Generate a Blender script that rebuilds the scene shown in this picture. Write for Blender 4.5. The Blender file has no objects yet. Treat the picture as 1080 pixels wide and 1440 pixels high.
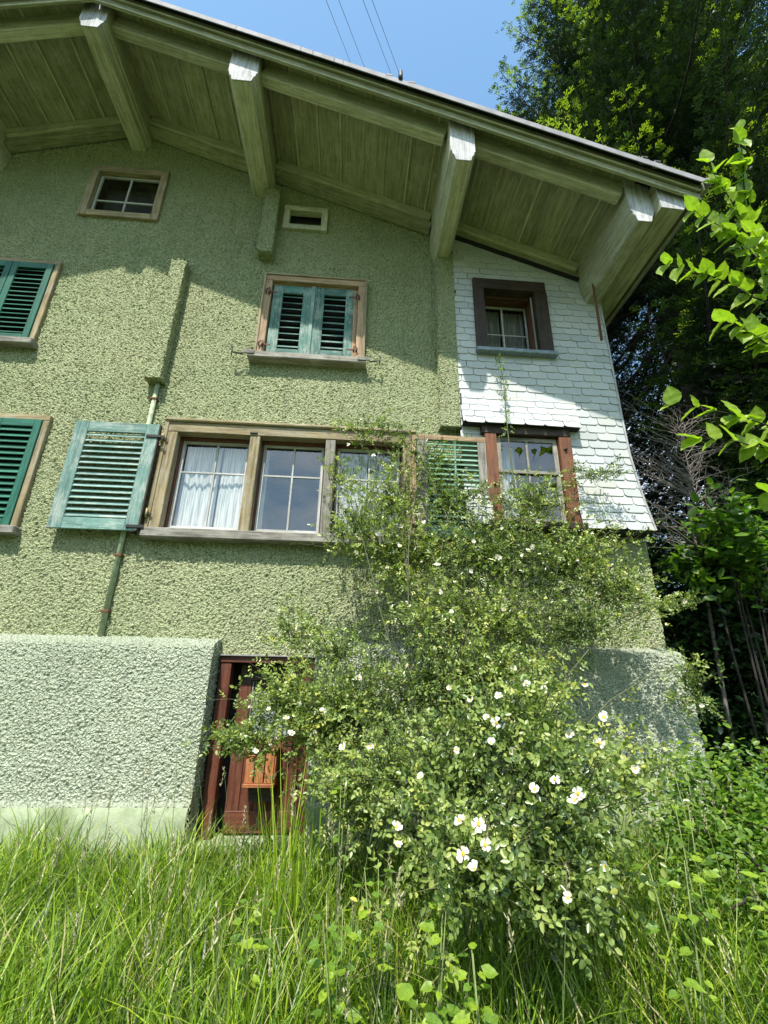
import bpy, bmesh, math, random
import numpy as np
from mathutils import Vector, Matrix, Euler
random.seed(7); rng = np.random.default_rng(11)
scene = bpy.context.scene

# ------------------------------------------------------------------ camera
TH, RO, YA = .35483, .01803, .06628          # pitch, roll, heading recovered from the photograph's vanishing points
F = Vector((math.cos(TH)*math.sin(YA), math.cos(TH)*math.cos(YA), math.sin(TH)))
r0 = Vector((math.cos(YA), -math.sin(YA), 0)); u0 = r0.cross(F)
R = math.cos(RO)*r0 + math.sin(RO)*u0; U = -math.sin(RO)*r0 + math.cos(RO)*u0
cam_d = bpy.data.cameras.new("camera"); cam = bpy.data.objects.new("camera", cam_d)
scene.collection.objects.link(cam); scene.camera = cam
cam.matrix_world = Matrix(((R.x, U.x, -F.x, 0), (R.y, U.y, -F.y, 0), (R.z, U.z, -F.z, 1.5), (0, 0, 0, 1)))
cam_d.sensor_fit = 'VERTICAL'; cam_d.sensor_height = 36; cam_d.sensor_width = 27
cam_d.lens = 633.17/1440*36; cam_d.clip_start = .02; cam_d.clip_end = 3000

# ------------------------------------------------------------------ sky, sun, exposure
SUN = Vector((-.293, -1, 1.74)).normalized()      # towards the sun
world = bpy.data.worlds.new("World"); scene.world = world; world.use_nodes = True
nt = world.node_tree; nt.nodes.clear()
sky = nt.nodes.new('ShaderNodeTexSky'); sky.sky_type = 'NISHITA'; sky.sun_disc = False
sky.sun_elevation = math.asin(SUN.z); sky.sun_rotation = math.atan2(SUN.x, SUN.y)
sky.altitude = 0; sky.air_density = 1.0; sky.dust_density = 1.2; sky.ozone_density = 1.0
bg = nt.nodes.new('ShaderNodeBackground'); bg.inputs[1].default_value = .14
# broken fair-weather cloud low in the sky, mirrored in the window panes
geo = nt.nodes.new('ShaderNodeNewGeometry'); mp = nt.nodes.new('ShaderNodeMapping'); mp.inputs['Scale'].default_value = (2.2, 2.2, 5)
mp.inputs['Location'].default_value = (.3, 1.7, .2)
cn = nt.nodes.new('ShaderNodeTexNoise'); cn.inputs['Scale'].default_value = 1.3; cn.inputs['Detail'].default_value = 9; cn.inputs['Roughness'].default_value = .6
cr = nt.nodes.new('ShaderNodeValToRGB'); cr.color_ramp.elements[0].position = .42; cr.color_ramp.elements[1].position = .66
sep = nt.nodes.new('ShaderNodeSeparateXYZ'); low = nt.nodes.new('ShaderNodeMapRange')
low.inputs[1].default_value = .62; low.inputs[2].default_value = .40; low.inputs[3].default_value = 0; low.inputs[4].default_value = .85
mul = nt.nodes.new('ShaderNodeMath'); mul.operation = 'MULTIPLY'
tc = nt.nodes.new('ShaderNodeTexCoord'); mix = nt.nodes.new('ShaderNodeMixRGB'); mix.inputs[2].default_value = (10, 10.4, 11, 1)
wo = nt.nodes.new('ShaderNodeOutputWorld'); L = nt.links.new
L(tc.outputs['Generated'], mp.inputs[0]); L(mp.outputs[0], cn.inputs[0]); L(cn.outputs[0], cr.inputs[0])
L(tc.outputs['Generated'], sep.inputs[0]); L(sep.outputs[2], low.inputs[0]); L(cr.outputs[0], mul.inputs[0]); L(low.outputs[0], mul.inputs[1])
hue = nt.nodes.new('ShaderNodeMixRGB'); hue.blend_type = 'MULTIPLY'; hue.inputs[0].default_value = 1; hue.inputs[2].default_value = (.98, 1.24, 1.20, 1)
L(sky.outputs[0], hue.inputs[1]); L(mul.outputs[0], mix.inputs[0]); L(hue.outputs[0], mix.inputs[1]); L(mix.outputs[0], bg.inputs[0]); L(bg.outputs[0], wo.inputs[0])
sd = bpy.data.lights.new("sun", 'SUN'); sd.energy = 4.1; sd.angle = math.radians(.53); sd.color = (1, .955, .87)
so = bpy.data.objects.new("sun", sd); scene.collection.objects.link(so)
so.rotation_euler = SUN.to_track_quat('Z', 'Y').to_euler(); so.location = (-4, -14, 22)
scene.view_settings.view_transform = 'Standard'; scene.view_settings.look = 'None'
scene.view_settings.exposure = 1.0; scene.view_settings.gamma = 1
scene.render.resolution_x = 768; scene.render.resolution_y = 1024

# ------------------------------------------------------------------ object helpers
PW = {}
def tag(o, label=None, cat=None, group=None, kind=None):
    if label: o['label'] = label
    if cat: o['category'] = cat
    if group: o['group'] = group
    if kind: o['kind'] = kind
    return o
def link(o, parent=None, loc=(0, 0, 0), rot=None):
    scene.collection.objects.link(o); loc = Vector(loc)
    if parent is not None:
        o.parent = parent; o.location = loc - PW[parent]
    else: o.location = loc
    if rot is not None: o.rotation_euler = rot
    PW[o] = loc
    return o
def empty(name, loc, parent=None): return link(bpy.data.objects.new(name, None), parent, loc)
def thing(name, label, cat, loc, group=None): return tag(empty(name, loc), label, cat, group)
def mesh_from(name, verts, faces, mat, smooth=False):
    me = bpy.data.meshes.new(name); me.from_pydata([tuple(v) for v in verts], [], faces); me.update()
    me.materials.append(mat)
    if smooth: me.polygons.foreach_set('use_smooth', [True]*len(me.polygons))
    return me
def mobj(name, verts, faces, mat, parent=None, smooth=False, origin=None):
    o3 = Vector(origin) if origin is not None else sum((Vector(v) for v in verts), Vector())/len(verts)
    me = mesh_from(name, [Vector(v)-o3 for v in verts], faces, mat, smooth)
    return link(bpy.data.objects.new(name, me), parent, o3)
_bx = {}
def boxmesh(dx, dy, dz, mat, bev):
    k = (round(dx, 4), round(dy, 4), round(dz, 4), mat.name, bev)
    if k not in _bx:
        bm = bmesh.new(); bmesh.ops.create_cube(bm, size=1); bmesh.ops.scale(bm, vec=(dx, dy, dz), verts=bm.verts)
        b = min(bev, .3*min(dx, dy, dz))
        if b > 0: bmesh.ops.bevel(bm, geom=bm.edges[:], offset=b, segments=1, affect='EDGES')
        me = bpy.data.meshes.new("box"); bm.to_mesh(me); bm.free(); me.materials.append(mat); _bx[k] = me
    return _bx[k]
def box(name, x0, x1, y0, y1, z0, z1, mat, parent=None, bev=.003, rot=None, label=None):
    me = boxmesh(abs(x1-x0), abs(y1-y0), abs(z1-z0), mat, bev)
    o = link(bpy.data.objects.new(name, me), parent, ((x0+x1)/2, (y0+y1)/2, (z0+z1)/2), rot)
    if label: o['label'] = label
    return o
def cbox(name, c, d, mat, parent=None, bev=.003, rot=None, label=None):
    o = link(bpy.data.objects.new(name, boxmesh(d[0], d[1], d[2], mat, bev)), parent, c, rot)
    if label: o['label'] = label
    return o
def tube_data(pts, rads, n=6, cap=True):
    pts = [Vector(p) for p in pts]; V = []; Fc = []
    if not hasattr(rads, '__len__'): rads = [rads]*len(pts)
    up = None
    for i, p in enumerate(pts):
        t = (pts[min(i+1, len(pts)-1)] - pts[max(i-1, 0)]).normalized()
        if up is None: up = t.orthogonal().normalized()
        up = (up - t*up.dot(t)); up = up.normalized() if up.length > 1e-6 else t.orthogonal().normalized()
        w = t.cross(up)
        for k in range(n):
            a = 2*math.pi*k/n; V.append(p + (up*math.cos(a) + w*math.sin(a))*rads[i])
    for i in range(len(pts)-1):
        for k in range(n):
            Fc.append((i*n+k, i*n+(k+1) % n, (i+1)*n+(k+1) % n, (i+1)*n+k))
    if cap: Fc.append(tuple(range(n-1, -1, -1))); Fc.append(tuple((len(pts)-1)*n+k for k in range(n)))
    return V, Fc
def tube(name, pts, rads, mat, parent=None, n=6):
    V, Fc = tube_data(pts, rads, n); return mobj(name, V, Fc, mat, parent, True, origin=pts[0])
def multi_tube(name, lst, mat, parent=None, n=5):
    V = []; Fc = []
    for pts, rads in lst:
        v, f = tube_data(pts, rads, n, False); b = len(V); V += v; Fc += [tuple(i+b for i in q) for q in f]
    return mobj(name, V, Fc, mat, parent, True, origin=lst[0][0][0])

# ------------------------------------------------------------------ materials
class NT:
    def __init__(s, name):
        s.m = bpy.data.materials.new(name); s.m.use_nodes = True; s.t = s.m.node_tree; s.t.nodes.clear()
        s.out = s.n('OutputMaterial')
    def n(s, k, **kw):
        x = s.t.nodes.new('ShaderNode'+k)
        for a, v in kw.items(): setattr(x, a, v)
        return x
    def l(s, a, b): s.t.links.new(a, b)
    def val(s, x, i, v):
        x.inputs[i].default_value = v; return x
    def coord(s, scale=(1, 1, 1), rnd=False):
        c = s.n('TexCoord'); m = s.n('Mapping'); m.inputs['Scale'].default_value = scale
        s.l(c.outputs['Object'], m.inputs['Vector'])
        if rnd:
            oi = s.n('ObjectInfo'); mu = s.n('VectorMath', operation='SCALE'); mu.inputs[0].default_value = (13.7, 7.3, 21.1)
            s.l(oi.outputs['Random'], mu.inputs['Scale']); s.l(mu.outputs[0], m.inputs['Location'])
        return m.outputs[0]
    def noise(s, vec, scale, detail=4, rough=.55, dist=0):
        x = s.n('TexNoise'); x.inputs['Scale'].default_value = scale; x.inputs['Detail'].default_value = detail
        x.inputs['Roughness'].default_value = rough; x.inputs['Distortion'].default_value = dist; s.l(vec, x.inputs['Vector']); return x.outputs[0]
    def ramp(s, fac, stops, interp='LINEAR'):
        x = s.n('ValToRGB'); e = x.color_ramp.elements; x.color_ramp.interpolation = interp
        while len(e) < len(stops): e.new(.5)
        for i, (p, c) in enumerate(stops):
            e[i].position = p; e[i].color = (c, c, c, 1) if not hasattr(c, '__len__') else (*c[:3], 1)
        s.l(fac, x.inputs[0]); return x.outputs[0]
    def mix(s, fac, a, b, mode='MIX'):
        x = s.n('MixRGB', blend_type=mode)
        for i, v in ((0, fac), (1, a), (2, b)):
            if isinstance(v, (int, float)): x.inputs[i].default_value = v if i == 0 else (v, v, v, 1)
            elif isinstance(v, tuple): x.inputs[i].default_value = (*v[:3], 1)
            else: s.l(v, x.inputs[i])
        return x.outputs[0]
    def bump(s, h, dist, strength=1):
        x = s.n('Bump'); x.inputs['Distance'].default_value = dist; x.inputs['Strength'].default_value = strength
        s.l(h, x.inputs['Height']); return x.outputs[0]
    def pbr(s, col, rough=.8, normal=None, metal=0, spec=.5):
        p = s.n('BsdfPrincipled')
        for k, v in (('Base Color', col), ('Roughness', rough), ('Metallic', metal), ('Specular IOR Level', spec)):
            if isinstance(v, tuple): p.inputs[k].default_value = (*v[:3], 1)
            elif isinstance(v, (int, float)): p.inputs[k].default_value = v
            else: s.l(v, p.inputs[k])
        if normal is not None: s.l(normal, p.inputs['Normal'])
        s.l(p.outputs[0], s.out.inputs[0]); return p

def stucco(name, ca, cb, disp=.011, lich=(.36, .38, .22), gs=42):
    t = NT(name); c = t.n('NewGeometry').outputs['Position']
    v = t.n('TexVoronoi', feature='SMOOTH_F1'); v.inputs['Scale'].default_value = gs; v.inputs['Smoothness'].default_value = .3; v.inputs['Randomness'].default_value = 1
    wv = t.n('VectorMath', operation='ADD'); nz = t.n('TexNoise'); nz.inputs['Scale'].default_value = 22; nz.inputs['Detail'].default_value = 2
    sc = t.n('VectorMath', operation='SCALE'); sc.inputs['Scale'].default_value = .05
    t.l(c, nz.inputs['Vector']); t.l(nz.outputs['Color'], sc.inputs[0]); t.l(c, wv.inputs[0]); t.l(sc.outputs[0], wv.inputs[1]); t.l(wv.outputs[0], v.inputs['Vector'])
    n2 = t.noise(c, 60, 3, .7)
    inv = t.n('Math', operation='SUBTRACT'); inv.inputs[0].default_value = 1; t.l(v.outputs['Distance'], inv.inputs[1])
    h = t.n('Math', operation='MULTIPLY_ADD'); t.l(n2, h.inputs[0]); h.inputs[1].default_value = .9; t.l(inv.outputs[0], h.inputs[2])
    big = t.noise(c, .8, 5, .6); med = t.noise(c, 6, 4, .6)
    col = t.mix(t.ramp(big, [(.35, 0), (.65, 1)]), ca, cb)
    col = t.mix(t.ramp(t.noise(c, 1.9, 6, .7), [(.52, 0), (.7, .3)]), col, tuple(x*.55 for x in ca)); col = t.mix(t.ramp(med, [(.45, 0), (.8, .45)]), col, lich)
    col = t.mix(t.ramp(n2, [(.3, .35), (.6, 0)]), col, tuple(x*.5 for x in ca))
    mps = t.n('Mapping'); mps.inputs['Scale'].default_value = (5, 5, .5); t.l(c, mps.inputs[0])
    st = t.noise(mps.outputs[0], 1.2, 4, .6); col = t.mix(t.ramp(st, [(.5, 0), (.75, .5)]), col, tuple(x*.6 for x in cb))
    col = t.mix(t.ramp(v.outputs['Distance'], [(.40, 0), (.66, .45)]), col, tuple(x*.33 for x in ca))  # pits painted darker, like the low grain above, to deepen their shade
    fine = t.noise(c, 150, 3, .7)
    t.pbr(col, .92, t.bump(fine, .004, .6), spec=.2)
    d = t.n('Displacement'); d.inputs['Midlevel'].default_value = 1.0; d.inputs['Scale'].default_value = disp*3.3; t.l(h.outputs[0], d.inputs['Height']); t.l(d.outputs[0], t.out.inputs['Displacement'])
    t.m.displacement_method = 'BOTH'; return t.m
_w = {}
def wood(kind, ax='x'):
    k = kind+ax
    if k in _w: return _w[k]
    pal = {  # base, dark grain, worn tone, amount of wear, roughness
        'soffit': ((.34, .34, .205), (.17, .17, .095), (.46, .44, .33), .55, .7),
        'beam': ((.47, .465, .315), (.25, .245, .155), (.58, .56, .45), .45, .65),
        'casing': ((.34, .27, .15), (.13, .10, .05), (.36, .34, .30), .45, .8),
        'casing_warm': ((.40, .27, .16), (.18, .11, .06), (.38, .33, .27), .4, .8),
        'grey': ((.27, .25, .21), (.10, .09, .075), (.40, .38, .34), .5, .85),
        'teal': ((.07, .18, .15), (.035, .08, .07), (.30, .34, .29), .7, .7),
        'teal_pale': ((.15, .27, .235), (.07, .13, .11), (.38, .42, .37), .75, .7),
        'green': ((.02, .13, .085), (.012, .07, .045), (.07, .2, .15), .2, .5),
        'shutter_green': ((.14, .30, .20), (.07, .13, .09), (.38, .40, .33), .5, .7),
        'brown': ((.13, .055, .026), (.045, .022, .012), (.19, .10, .05), .4, .6),
        'dark': ((.048, .032, .020), (.020, .014, .010), (.12, .075, .045), .35, .6),
        'redbrown': ((.20, .075, .032), (.08, .03, .015), (.27, .14, .075), .4, .5),
        'doorred': ((.145, .046, .027), (.06, .022, .014), (.22, .11, .075), .3, .5),
        'orange': ((.42, .15, .055), (.22, .07, .03), (.5, .3, .14), .4, .55),
        'white': ((.50, .50, .48), (.28, .27, .24), (.62, .62, .61), .4, .6),
        'whitewood': ((.48, .48, .49), (.22, .21, .205), (.62, .62, .62), .5, .8),
    }[kind]
    sc = {'x': (1.5, 22, 22), 'y': (22, 1.5, 22), 'z': (22, 22, 1.5)}[ax]
    t = NT('wood_'+kind+'_'+ax); c = t.coord(sc, True); c1 = t.coord((3, 3, 3), True)
    g = t.noise(c, 1.6, 6, .6, .6); g2 = t.noise(c, 5, 4, .65); blot = t.noise(c1, 1.5, 5, .65); blot2 = t.noise(c1, 5, 4, .6)
    col = t.mix(t.ramp(g, [(.38, .85), (.62, 0)]), pal[0], pal[1])
    col = t.mix(t.ramp(t.mix(.5, blot, g2), [(.49, 0), (.60, pal[3])]), col, pal[2])
    col = t.mix(t.ramp(blot2, [(.55, 0), (.78, .4)]), col, tuple(x*.55 for x in pal[1]))
    oi = t.n('ObjectInfo'); col = t.mix(1, col, t.ramp(oi.outputs['Random'], [(0, .82), (1, 1.1)]), 'MULTIPLY')
    t.pbr(col, pal[4], t.bump(t.mix(.5, g, g2), .004, .9), spec=.3); _w[k] = t.m; return t.m
def plain(name, col, rough=.6, metal=0, nscale=20, var=.35, bumpd=.001):
    t = NT(name); c = t.coord((1, 1, 1), True); n = t.noise(c, nscale, 5, .6)
    cc = t.mix(t.ramp(n, [(.35, 0), (.7, 1)]), tuple(x*(1-var) for x in col), tuple(min(1, x*(1+var*.5)) for x in col))
    t.pbr(cc, rough, t.bump(n, bumpd, .7), metal); return t.m
def leafmat(name, stops, transl=.35, rough=.42, tcol=None, spec=.5, veins=False):
    t = NT(name); a = t.n('Attribute'); a.attribute_name = 'tint'
    col = t.ramp(a.outputs['Fac'], stops); nrm_ = None
    if veins:      # leaf space: x along the midrib, y across
        tc_ = t.n('TexCoord'); sp = t.n('SeparateXYZ'); t.l(tc_.outputs['Object'], sp.inputs[0]); ay = t.n('Math', operation='ABSOLUTE'); t.l(sp.outputs[1], ay.inputs[0])
        ph = t.n('Math', operation='MULTIPLY_ADD'); t.l(ay.outputs[0], ph.inputs[0]); ph.inputs[1].default_value = -.75; t.l(sp.outputs[0], ph.inputs[2])
        sn = t.n('Math', operation='PINGPONG'); t.l(ph.outputs[0], sn.inputs[0]); sn.inputs[1].default_value = .062
        vv = t.ramp(sn.outputs[0], [(.0, 1), (.018, 0)]); mid = t.ramp(ay.outputs[0], [(.008, 1), (.022, 0)]); vn = t.mix(1, vv, mid, 'LIGHTEN')
        col = t.mix(t.mix(1, vn, .45, 'MULTIPLY'), col, (.38, .46, .10)); nrm_ = t.bump(vn, .012, -.8)
        col = t.mix(t.ramp(t.noise(t.coord((1, 1, 1), True), 3, 4, .6), [(.4, 0), (.75, .45)]), col, (.03, .07, .01))
    p = t.n('BsdfPrincipled'); p.inputs['Roughness'].default_value = rough; p.inputs['Specular IOR Level'].default_value = spec; t.l(col, p.inputs['Base Color'])
    if nrm_ is not None: t.l(nrm_, p.inputs['Normal'])
    tr = t.n('BsdfTranslucent'); t.l(t.mix(1, col, tcol or (1.25, 1.45, .55), 'MULTIPLY'), tr.inputs['Color'])
    mx = t.n('MixShader'); mx.inputs[0].default_value = transl; t.l(p.outputs[0], mx.inputs[1]); t.l(tr.outputs[0], mx.inputs[2]); t.l(mx.outputs[0], t.out.inputs[0])
    return t.m
def glassmat(name, boost=2.2, base=.05):
    t = NT(name); g_ = t.n('NewGeometry'); dt_ = t.n('VectorMath', operation='DOT_PRODUCT'); t.l(g_.outputs['Normal'], dt_.inputs[0]); t.l(g_.outputs['Incoming'], dt_.inputs[1])
    ab = t.n('Math', operation='ABSOLUTE'); t.l(dt_.outputs['Value'], ab.inputs[0]); om = t.n('Math', operation='SUBTRACT'); om.inputs[0].default_value = 1; t.l(ab.outputs[0], om.inputs[1])
    pw = t.n('Math', operation='POWER'); t.l(om.outputs[0], pw.inputs[0]); pw.inputs[1].default_value = 4
    m = t.n('Math', operation='MULTIPLY_ADD'); m.inputs[1].default_value = .9; m.inputs[2].default_value = base; m.use_clamp = True; t.l(pw.outputs[0], m.inputs[0])
    n = t.noise(t.coord((1, 1, 1), True), 3.5, 2, .5)
    g = t.n('BsdfGlossy'); g.inputs['Roughness'].default_value = .015; t.l(t.bump(n, .004, .25), g.inputs['Normal'])
    tr = t.n('BsdfTransparent'); tr.inputs[0].default_value = (.9, .93, .92, 1)
    mx = t.n('MixShader'); t.l(m.outputs[0], mx.inputs[0]); t.l(tr.outputs[0], mx.inputs[1]); t.l(g.outputs[0], mx.inputs[2]); t.l(mx.outputs[0], t.out.inputs[0]); return t.m
def cloth(name, col, transl=.4):
    t = NT(name); d = t.n('BsdfDiffuse'); tr = t.n('BsdfTranslucent'); w = t.noise(t.coord((16, 1, .5)), 4, 3)
    c = t.mix(t.ramp(w, [(.42, 0), (.58, 1)]), tuple(x*.55 for x in col), col)  # dark vertical stripes in the colour stand in for shade between folds
    t.l(c, d.inputs[0]); t.l(c, tr.inputs[0]); mx = t.n('MixShader'); mx.inputs[0].default_value = transl
    t.l(d.outputs[0], mx.inputs[1]); t.l(tr.outputs[0], mx.inputs[2]); t.l(mx.outputs[0], t.out.inputs[0]); return t.m
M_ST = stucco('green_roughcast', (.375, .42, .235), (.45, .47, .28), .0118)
M_PL = stucco('pale_green_roughcast', (.43, .475, .345), (.48, .515, .395), .0098, (.40, .44, .31))
t = NT('mossy_render'); c = t.n('NewGeometry').outputs['Position']; na = t.noise(c, 7, 6, .7); nb = t.noise(c, 2.2, 5, .6); nc = t.noise(c, 60, 4, .7)
cc = t.mix(t.ramp(na, [(.4, 0), (.65, .8)]), (.39, .43, .29), (.25, .29, .17)); cc = t.mix(t.ramp(nb, [(.48, 0), (.66, .75)]), cc, (.13, .17, .07)); t.pbr(cc, .95, t.bump(nc, .006, .8), spec=.2); M_PS = t.m
M_GL = glassmat('window_glass', 1, .13); M_GL2 = glassmat('dark_glass', 1, .07)
M_CUR = cloth('curtain_cloth', (.86, .86, .85), .25); M_LACE = cloth('lace', (.8, .84, .9))
M_IN = plain('dark_room', (.035, .035, .04), .9); M_ROOM = plain('room_wall', (.12, .11, .10), .9)
M_IRON = plain('black_iron', (.03, .028, .026), .55, .4); M_RUST = plain('rusty_iron', (.16, .065, .03), .8, .2, 40)
M_ZINC = plain('zinc_sheet', (.23, .22, .235), .8, 0, 6, .3); M_ROOF = plain('roof_sheet', (.25, .24, .24), .6, .2)
M_BRASS = plain('tarnished_hinge', (.30, .25, .12), .55, .5)
M_BLK = plain('black_gap', (.012, .012, .012), .9)
t = NT('white_shingle_paint'); c = t.coord((1, 1, 1), True); n = t.noise(c, 9, 5, .65); n3 = t.noise(t.coord((6, 6, 60), True), 1, 4, .6)
cc = t.mix(t.ramp(n, [(.4, 0), (.75, .5)]), (.42, .435, .435), (.50, .505, .50)); oi = t.n('ObjectInfo')
cc = t.mix(1, cc, t.ramp(oi.outputs['Random'], [(0, (.84, .86, .85)), (.5, (1, 1, 1)), (.9, (1.05, 1.04, 1.0)), (1, (.9, .88, .8))]), 'MULTIPLY')
t.pbr(cc, .6, t.bump(n3, .0015, .6), spec=.3); M_SH = t.m

# ------------------------------------------------------------------ ground and far hills
def soil():
    t = NT('meadow_soil'); c = t.n('NewGeometry').outputs['Position']; a = t.noise(c, 3, 6, .65); b = t.noise(c, .05, 4)
    col = t.mix(t.ramp(a, [(.35, 0), (.7, 1)]), (.045, .045, .02), (.07, .10, .025)); col = t.mix(t.ramp(b, [(.4, 0), (.6, .5)]), col, (.09, .15, .03))
    t.pbr(col, .95, t.bump(a, .03, 1)); return t.m
G = []; NR, NA = 60, 96; V = [(0, 2, 0)]; Fc = []
def hill(x, y):
    d = math.hypot(x, y); a = math.atan2(x, -y)
    h = 0
    if d > 60: h = (1-math.exp(-(d-60)/90))*(34+10*math.sin(a*3+1)+7*math.sin(a*7+.4)+3*math.sin(a*17))*(d/150 if d < 150 else 1)*(1+1.1*max(0, math.cos(a)))
    return h + .05*math.sin(x*1.3)*math.cos(y*1.1)*min(1, d/6)
for i in range(1, NR+1):
    rr = .5*(1.13**i)
    for k in range(NA):
        a = 2*math.pi*k/NA; x, y = rr*math.cos(a), 2+rr*math.sin(a); V.append((x, y, hill(x, y) if rr < 780 else hill(x, y)))
for k in range(NA): Fc.append((0, 1+k, 1+(k+1) % NA))
for i in range(NR-1):
    for k in range(NA):
        a = 1+i*NA+k; b = 1+i*NA+(k+1) % NA; Fc.append((a, a+NA, b+NA, b))
tag(mobj('ground', V, Fc, soil(), None, True, origin=(0, 2, 0)), 'grassy ground sloping up to far green hills', kind='structure')

# ------------------------------------------------------------------ the house
SL = .37; ANG = math.atan(SL); XR = -3.68; CA = math.cos(ANG)
def soff(x, ic=8.555): return ic - SL*x if x >= XR else ic - SL*XR + SL*(x-XR)
house = thing('house', 'old green roughcast house with deep wooden eaves, white shingled upper corner and shuttered windows', 'house', (0, 5, 0))
HX0, HX1 = -10.9, 3.52

def sheet(name, axes, u0, u1, v0, v1, fn, mat, parent, step=.0145, holes=(), clip=None, label=None):
    """fine grid in (u,v); fn maps arrays to xyz; cells in holes or rejected by clip are left out"""
    nu = max(1, int(round((u1-u0)/step))); nv = max(1, int(round((v1-v0)/step)))
    u = np.linspace(u0, u1, nu+1); v = np.linspace(v0, v1, nv+1); uu, vv = np.meshgrid(u, v, indexing='ij')
    P = fn(uu, vv).reshape(-1, 3)
    cu = (u[:-1]+u[1:])/2; cv = (v[:-1]+v[1:])/2; cu, cv = np.meshgrid(cu, cv, indexing='ij'); keep = np.ones(cu.shape, bool)
    for (a, b, c_, d) in holes: keep &= ~((cu > a) & (cu < b) & (cv > c_) & (cv < d))
    if clip is not None: keep &= clip(cu, cv)
    i, j = np.nonzero(keep); a = i*(nv+1)+j; q = np.stack([a, a+nv+1, a+nv+2, a+1], 1)
    used = np.unique(q); remap = np.zeros(len(P), np.int64); remap[used] = np.arange(len(used)); q = remap[q]; P = P[used]
    return npmesh(name, P, q, mat, parent, label, smooth=True)
def npmesh(name, P, q, mat, parent, label=None, smooth=False, tint=None, origin=None):
    o3 = Vector(origin) if origin is not None else Vector(P.mean(0).tolist()); P = P - np.array(o3)
    me = bpy.data.meshes.new(name); k = q.shape[1]
    me.vertices.add(len(P)); me.vertices.foreach_set('co', P.astype(np.float32).ravel())
    me.loops.add(q.size); me.loops.foreach_set('vertex_index', q.astype(np.int32).ravel())
    me.polygons.add(len(q)); me.polygons.foreach_set('loop_start', np.arange(0, q.size, k, dtype=np.int32)); me.polygons.foreach_set('loop_total', np.full(len(q), k, np.int32))
    if smooth: me.polygons.foreach_set('use_smooth', np.ones(len(q), bool))
    me.update(calc_edges=True); me.materials.append(mat)
    if tint is not None:
        at = me.attributes.new('tint', 'FLOAT', 'FACE'); at.data.foreach_set('value', tint.astype(np.float32))
    o = link(bpy.data.objects.new(name, me), parent, o3)
    if label: o['label'] = label
    return o
def XZ(y): return lambda u, v: np.stack([u, np.full_like(u, y), v], -1)
holes = [(-2.3, .66, 2.95, 4.38), (-1.38, -.03, 5.45, 6.83), (-1.24, -.66, 7.87, 8.27), (-4.2, -3.14, 7.82, 8.79), (-1.27, -.37, -.3, 1.66),
         (-5.35, -4.25, 5.5, 6.8), (-4.85, -3.75, 3.02, 4.36)]
clip = lambda x, z: z < np.where(x >= XR, 8.50-SL*x, 8.50-SL*XR+SL*(x-XR))
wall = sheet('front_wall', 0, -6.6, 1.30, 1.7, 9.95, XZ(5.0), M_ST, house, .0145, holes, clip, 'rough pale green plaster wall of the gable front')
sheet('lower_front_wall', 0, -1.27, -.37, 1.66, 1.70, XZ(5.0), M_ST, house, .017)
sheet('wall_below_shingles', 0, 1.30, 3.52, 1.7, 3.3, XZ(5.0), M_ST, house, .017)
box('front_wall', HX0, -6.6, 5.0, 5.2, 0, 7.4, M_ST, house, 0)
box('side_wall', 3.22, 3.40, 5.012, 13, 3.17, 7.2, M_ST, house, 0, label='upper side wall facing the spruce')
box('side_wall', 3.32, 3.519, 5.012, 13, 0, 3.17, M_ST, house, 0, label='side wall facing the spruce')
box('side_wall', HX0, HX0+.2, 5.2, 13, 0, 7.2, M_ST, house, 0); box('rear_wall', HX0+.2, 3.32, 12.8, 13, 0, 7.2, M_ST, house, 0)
for z in (2.72, 5.0, 7.45): box('floor_slab', HX0+.2, 3.3, 5.03, 12.8, z, z+.12, M_ROOM, house, 0)
box('partition_wall', HX0+.2, 3.3, 8.2, 8.3, .1, 7.4, M_ROOM, house, 0)
for x in (-3.68, 1.15): box('partition_wall', x-.05, x+.05, 5.06, 8.2, 2.85, 7.4, M_ROOM, house, 0)
# rough pilasters of plaster
def stub(x0, x1, y0, z0, z1, lab):
    p = empty('pilaster', ((x0+x1)/2, 5, (z0+z1)/2), house); p['label'] = lab
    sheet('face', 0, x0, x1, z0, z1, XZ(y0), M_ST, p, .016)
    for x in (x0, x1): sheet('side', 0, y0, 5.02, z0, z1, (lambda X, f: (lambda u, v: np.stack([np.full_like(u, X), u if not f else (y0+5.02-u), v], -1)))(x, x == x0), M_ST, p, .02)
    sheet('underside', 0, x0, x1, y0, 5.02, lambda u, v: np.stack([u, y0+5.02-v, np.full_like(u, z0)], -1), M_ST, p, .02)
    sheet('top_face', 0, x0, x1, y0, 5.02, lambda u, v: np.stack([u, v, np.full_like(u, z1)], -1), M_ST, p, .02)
stub(-2.69, -2.49, 4.84, 4.95, 6.92, 'long plaster pilaster left of the shuttered window')
stub(-1.56, -1.345, 4.83, 7.18, 8.46, 'short plaster stub under the second roof beam')
stub(1.02, 1.275, 4.87, 4.5, 7.45, 'plaster pilaster at the edge of the white shingles')
tube('wall_pipe', [(-2.56, 4.965, 4.97), (-2.56, 4.965, 1.84)], .028, plain('painted_pipe', (.30, .36, .22), .7), house, 8)
for z_ in (4.7, 2.7, 2.1): box('pipe_bracket', -2.60, -2.52, 4.93, 5.0, z_, z_+.025, M_RUST, house)
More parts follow.
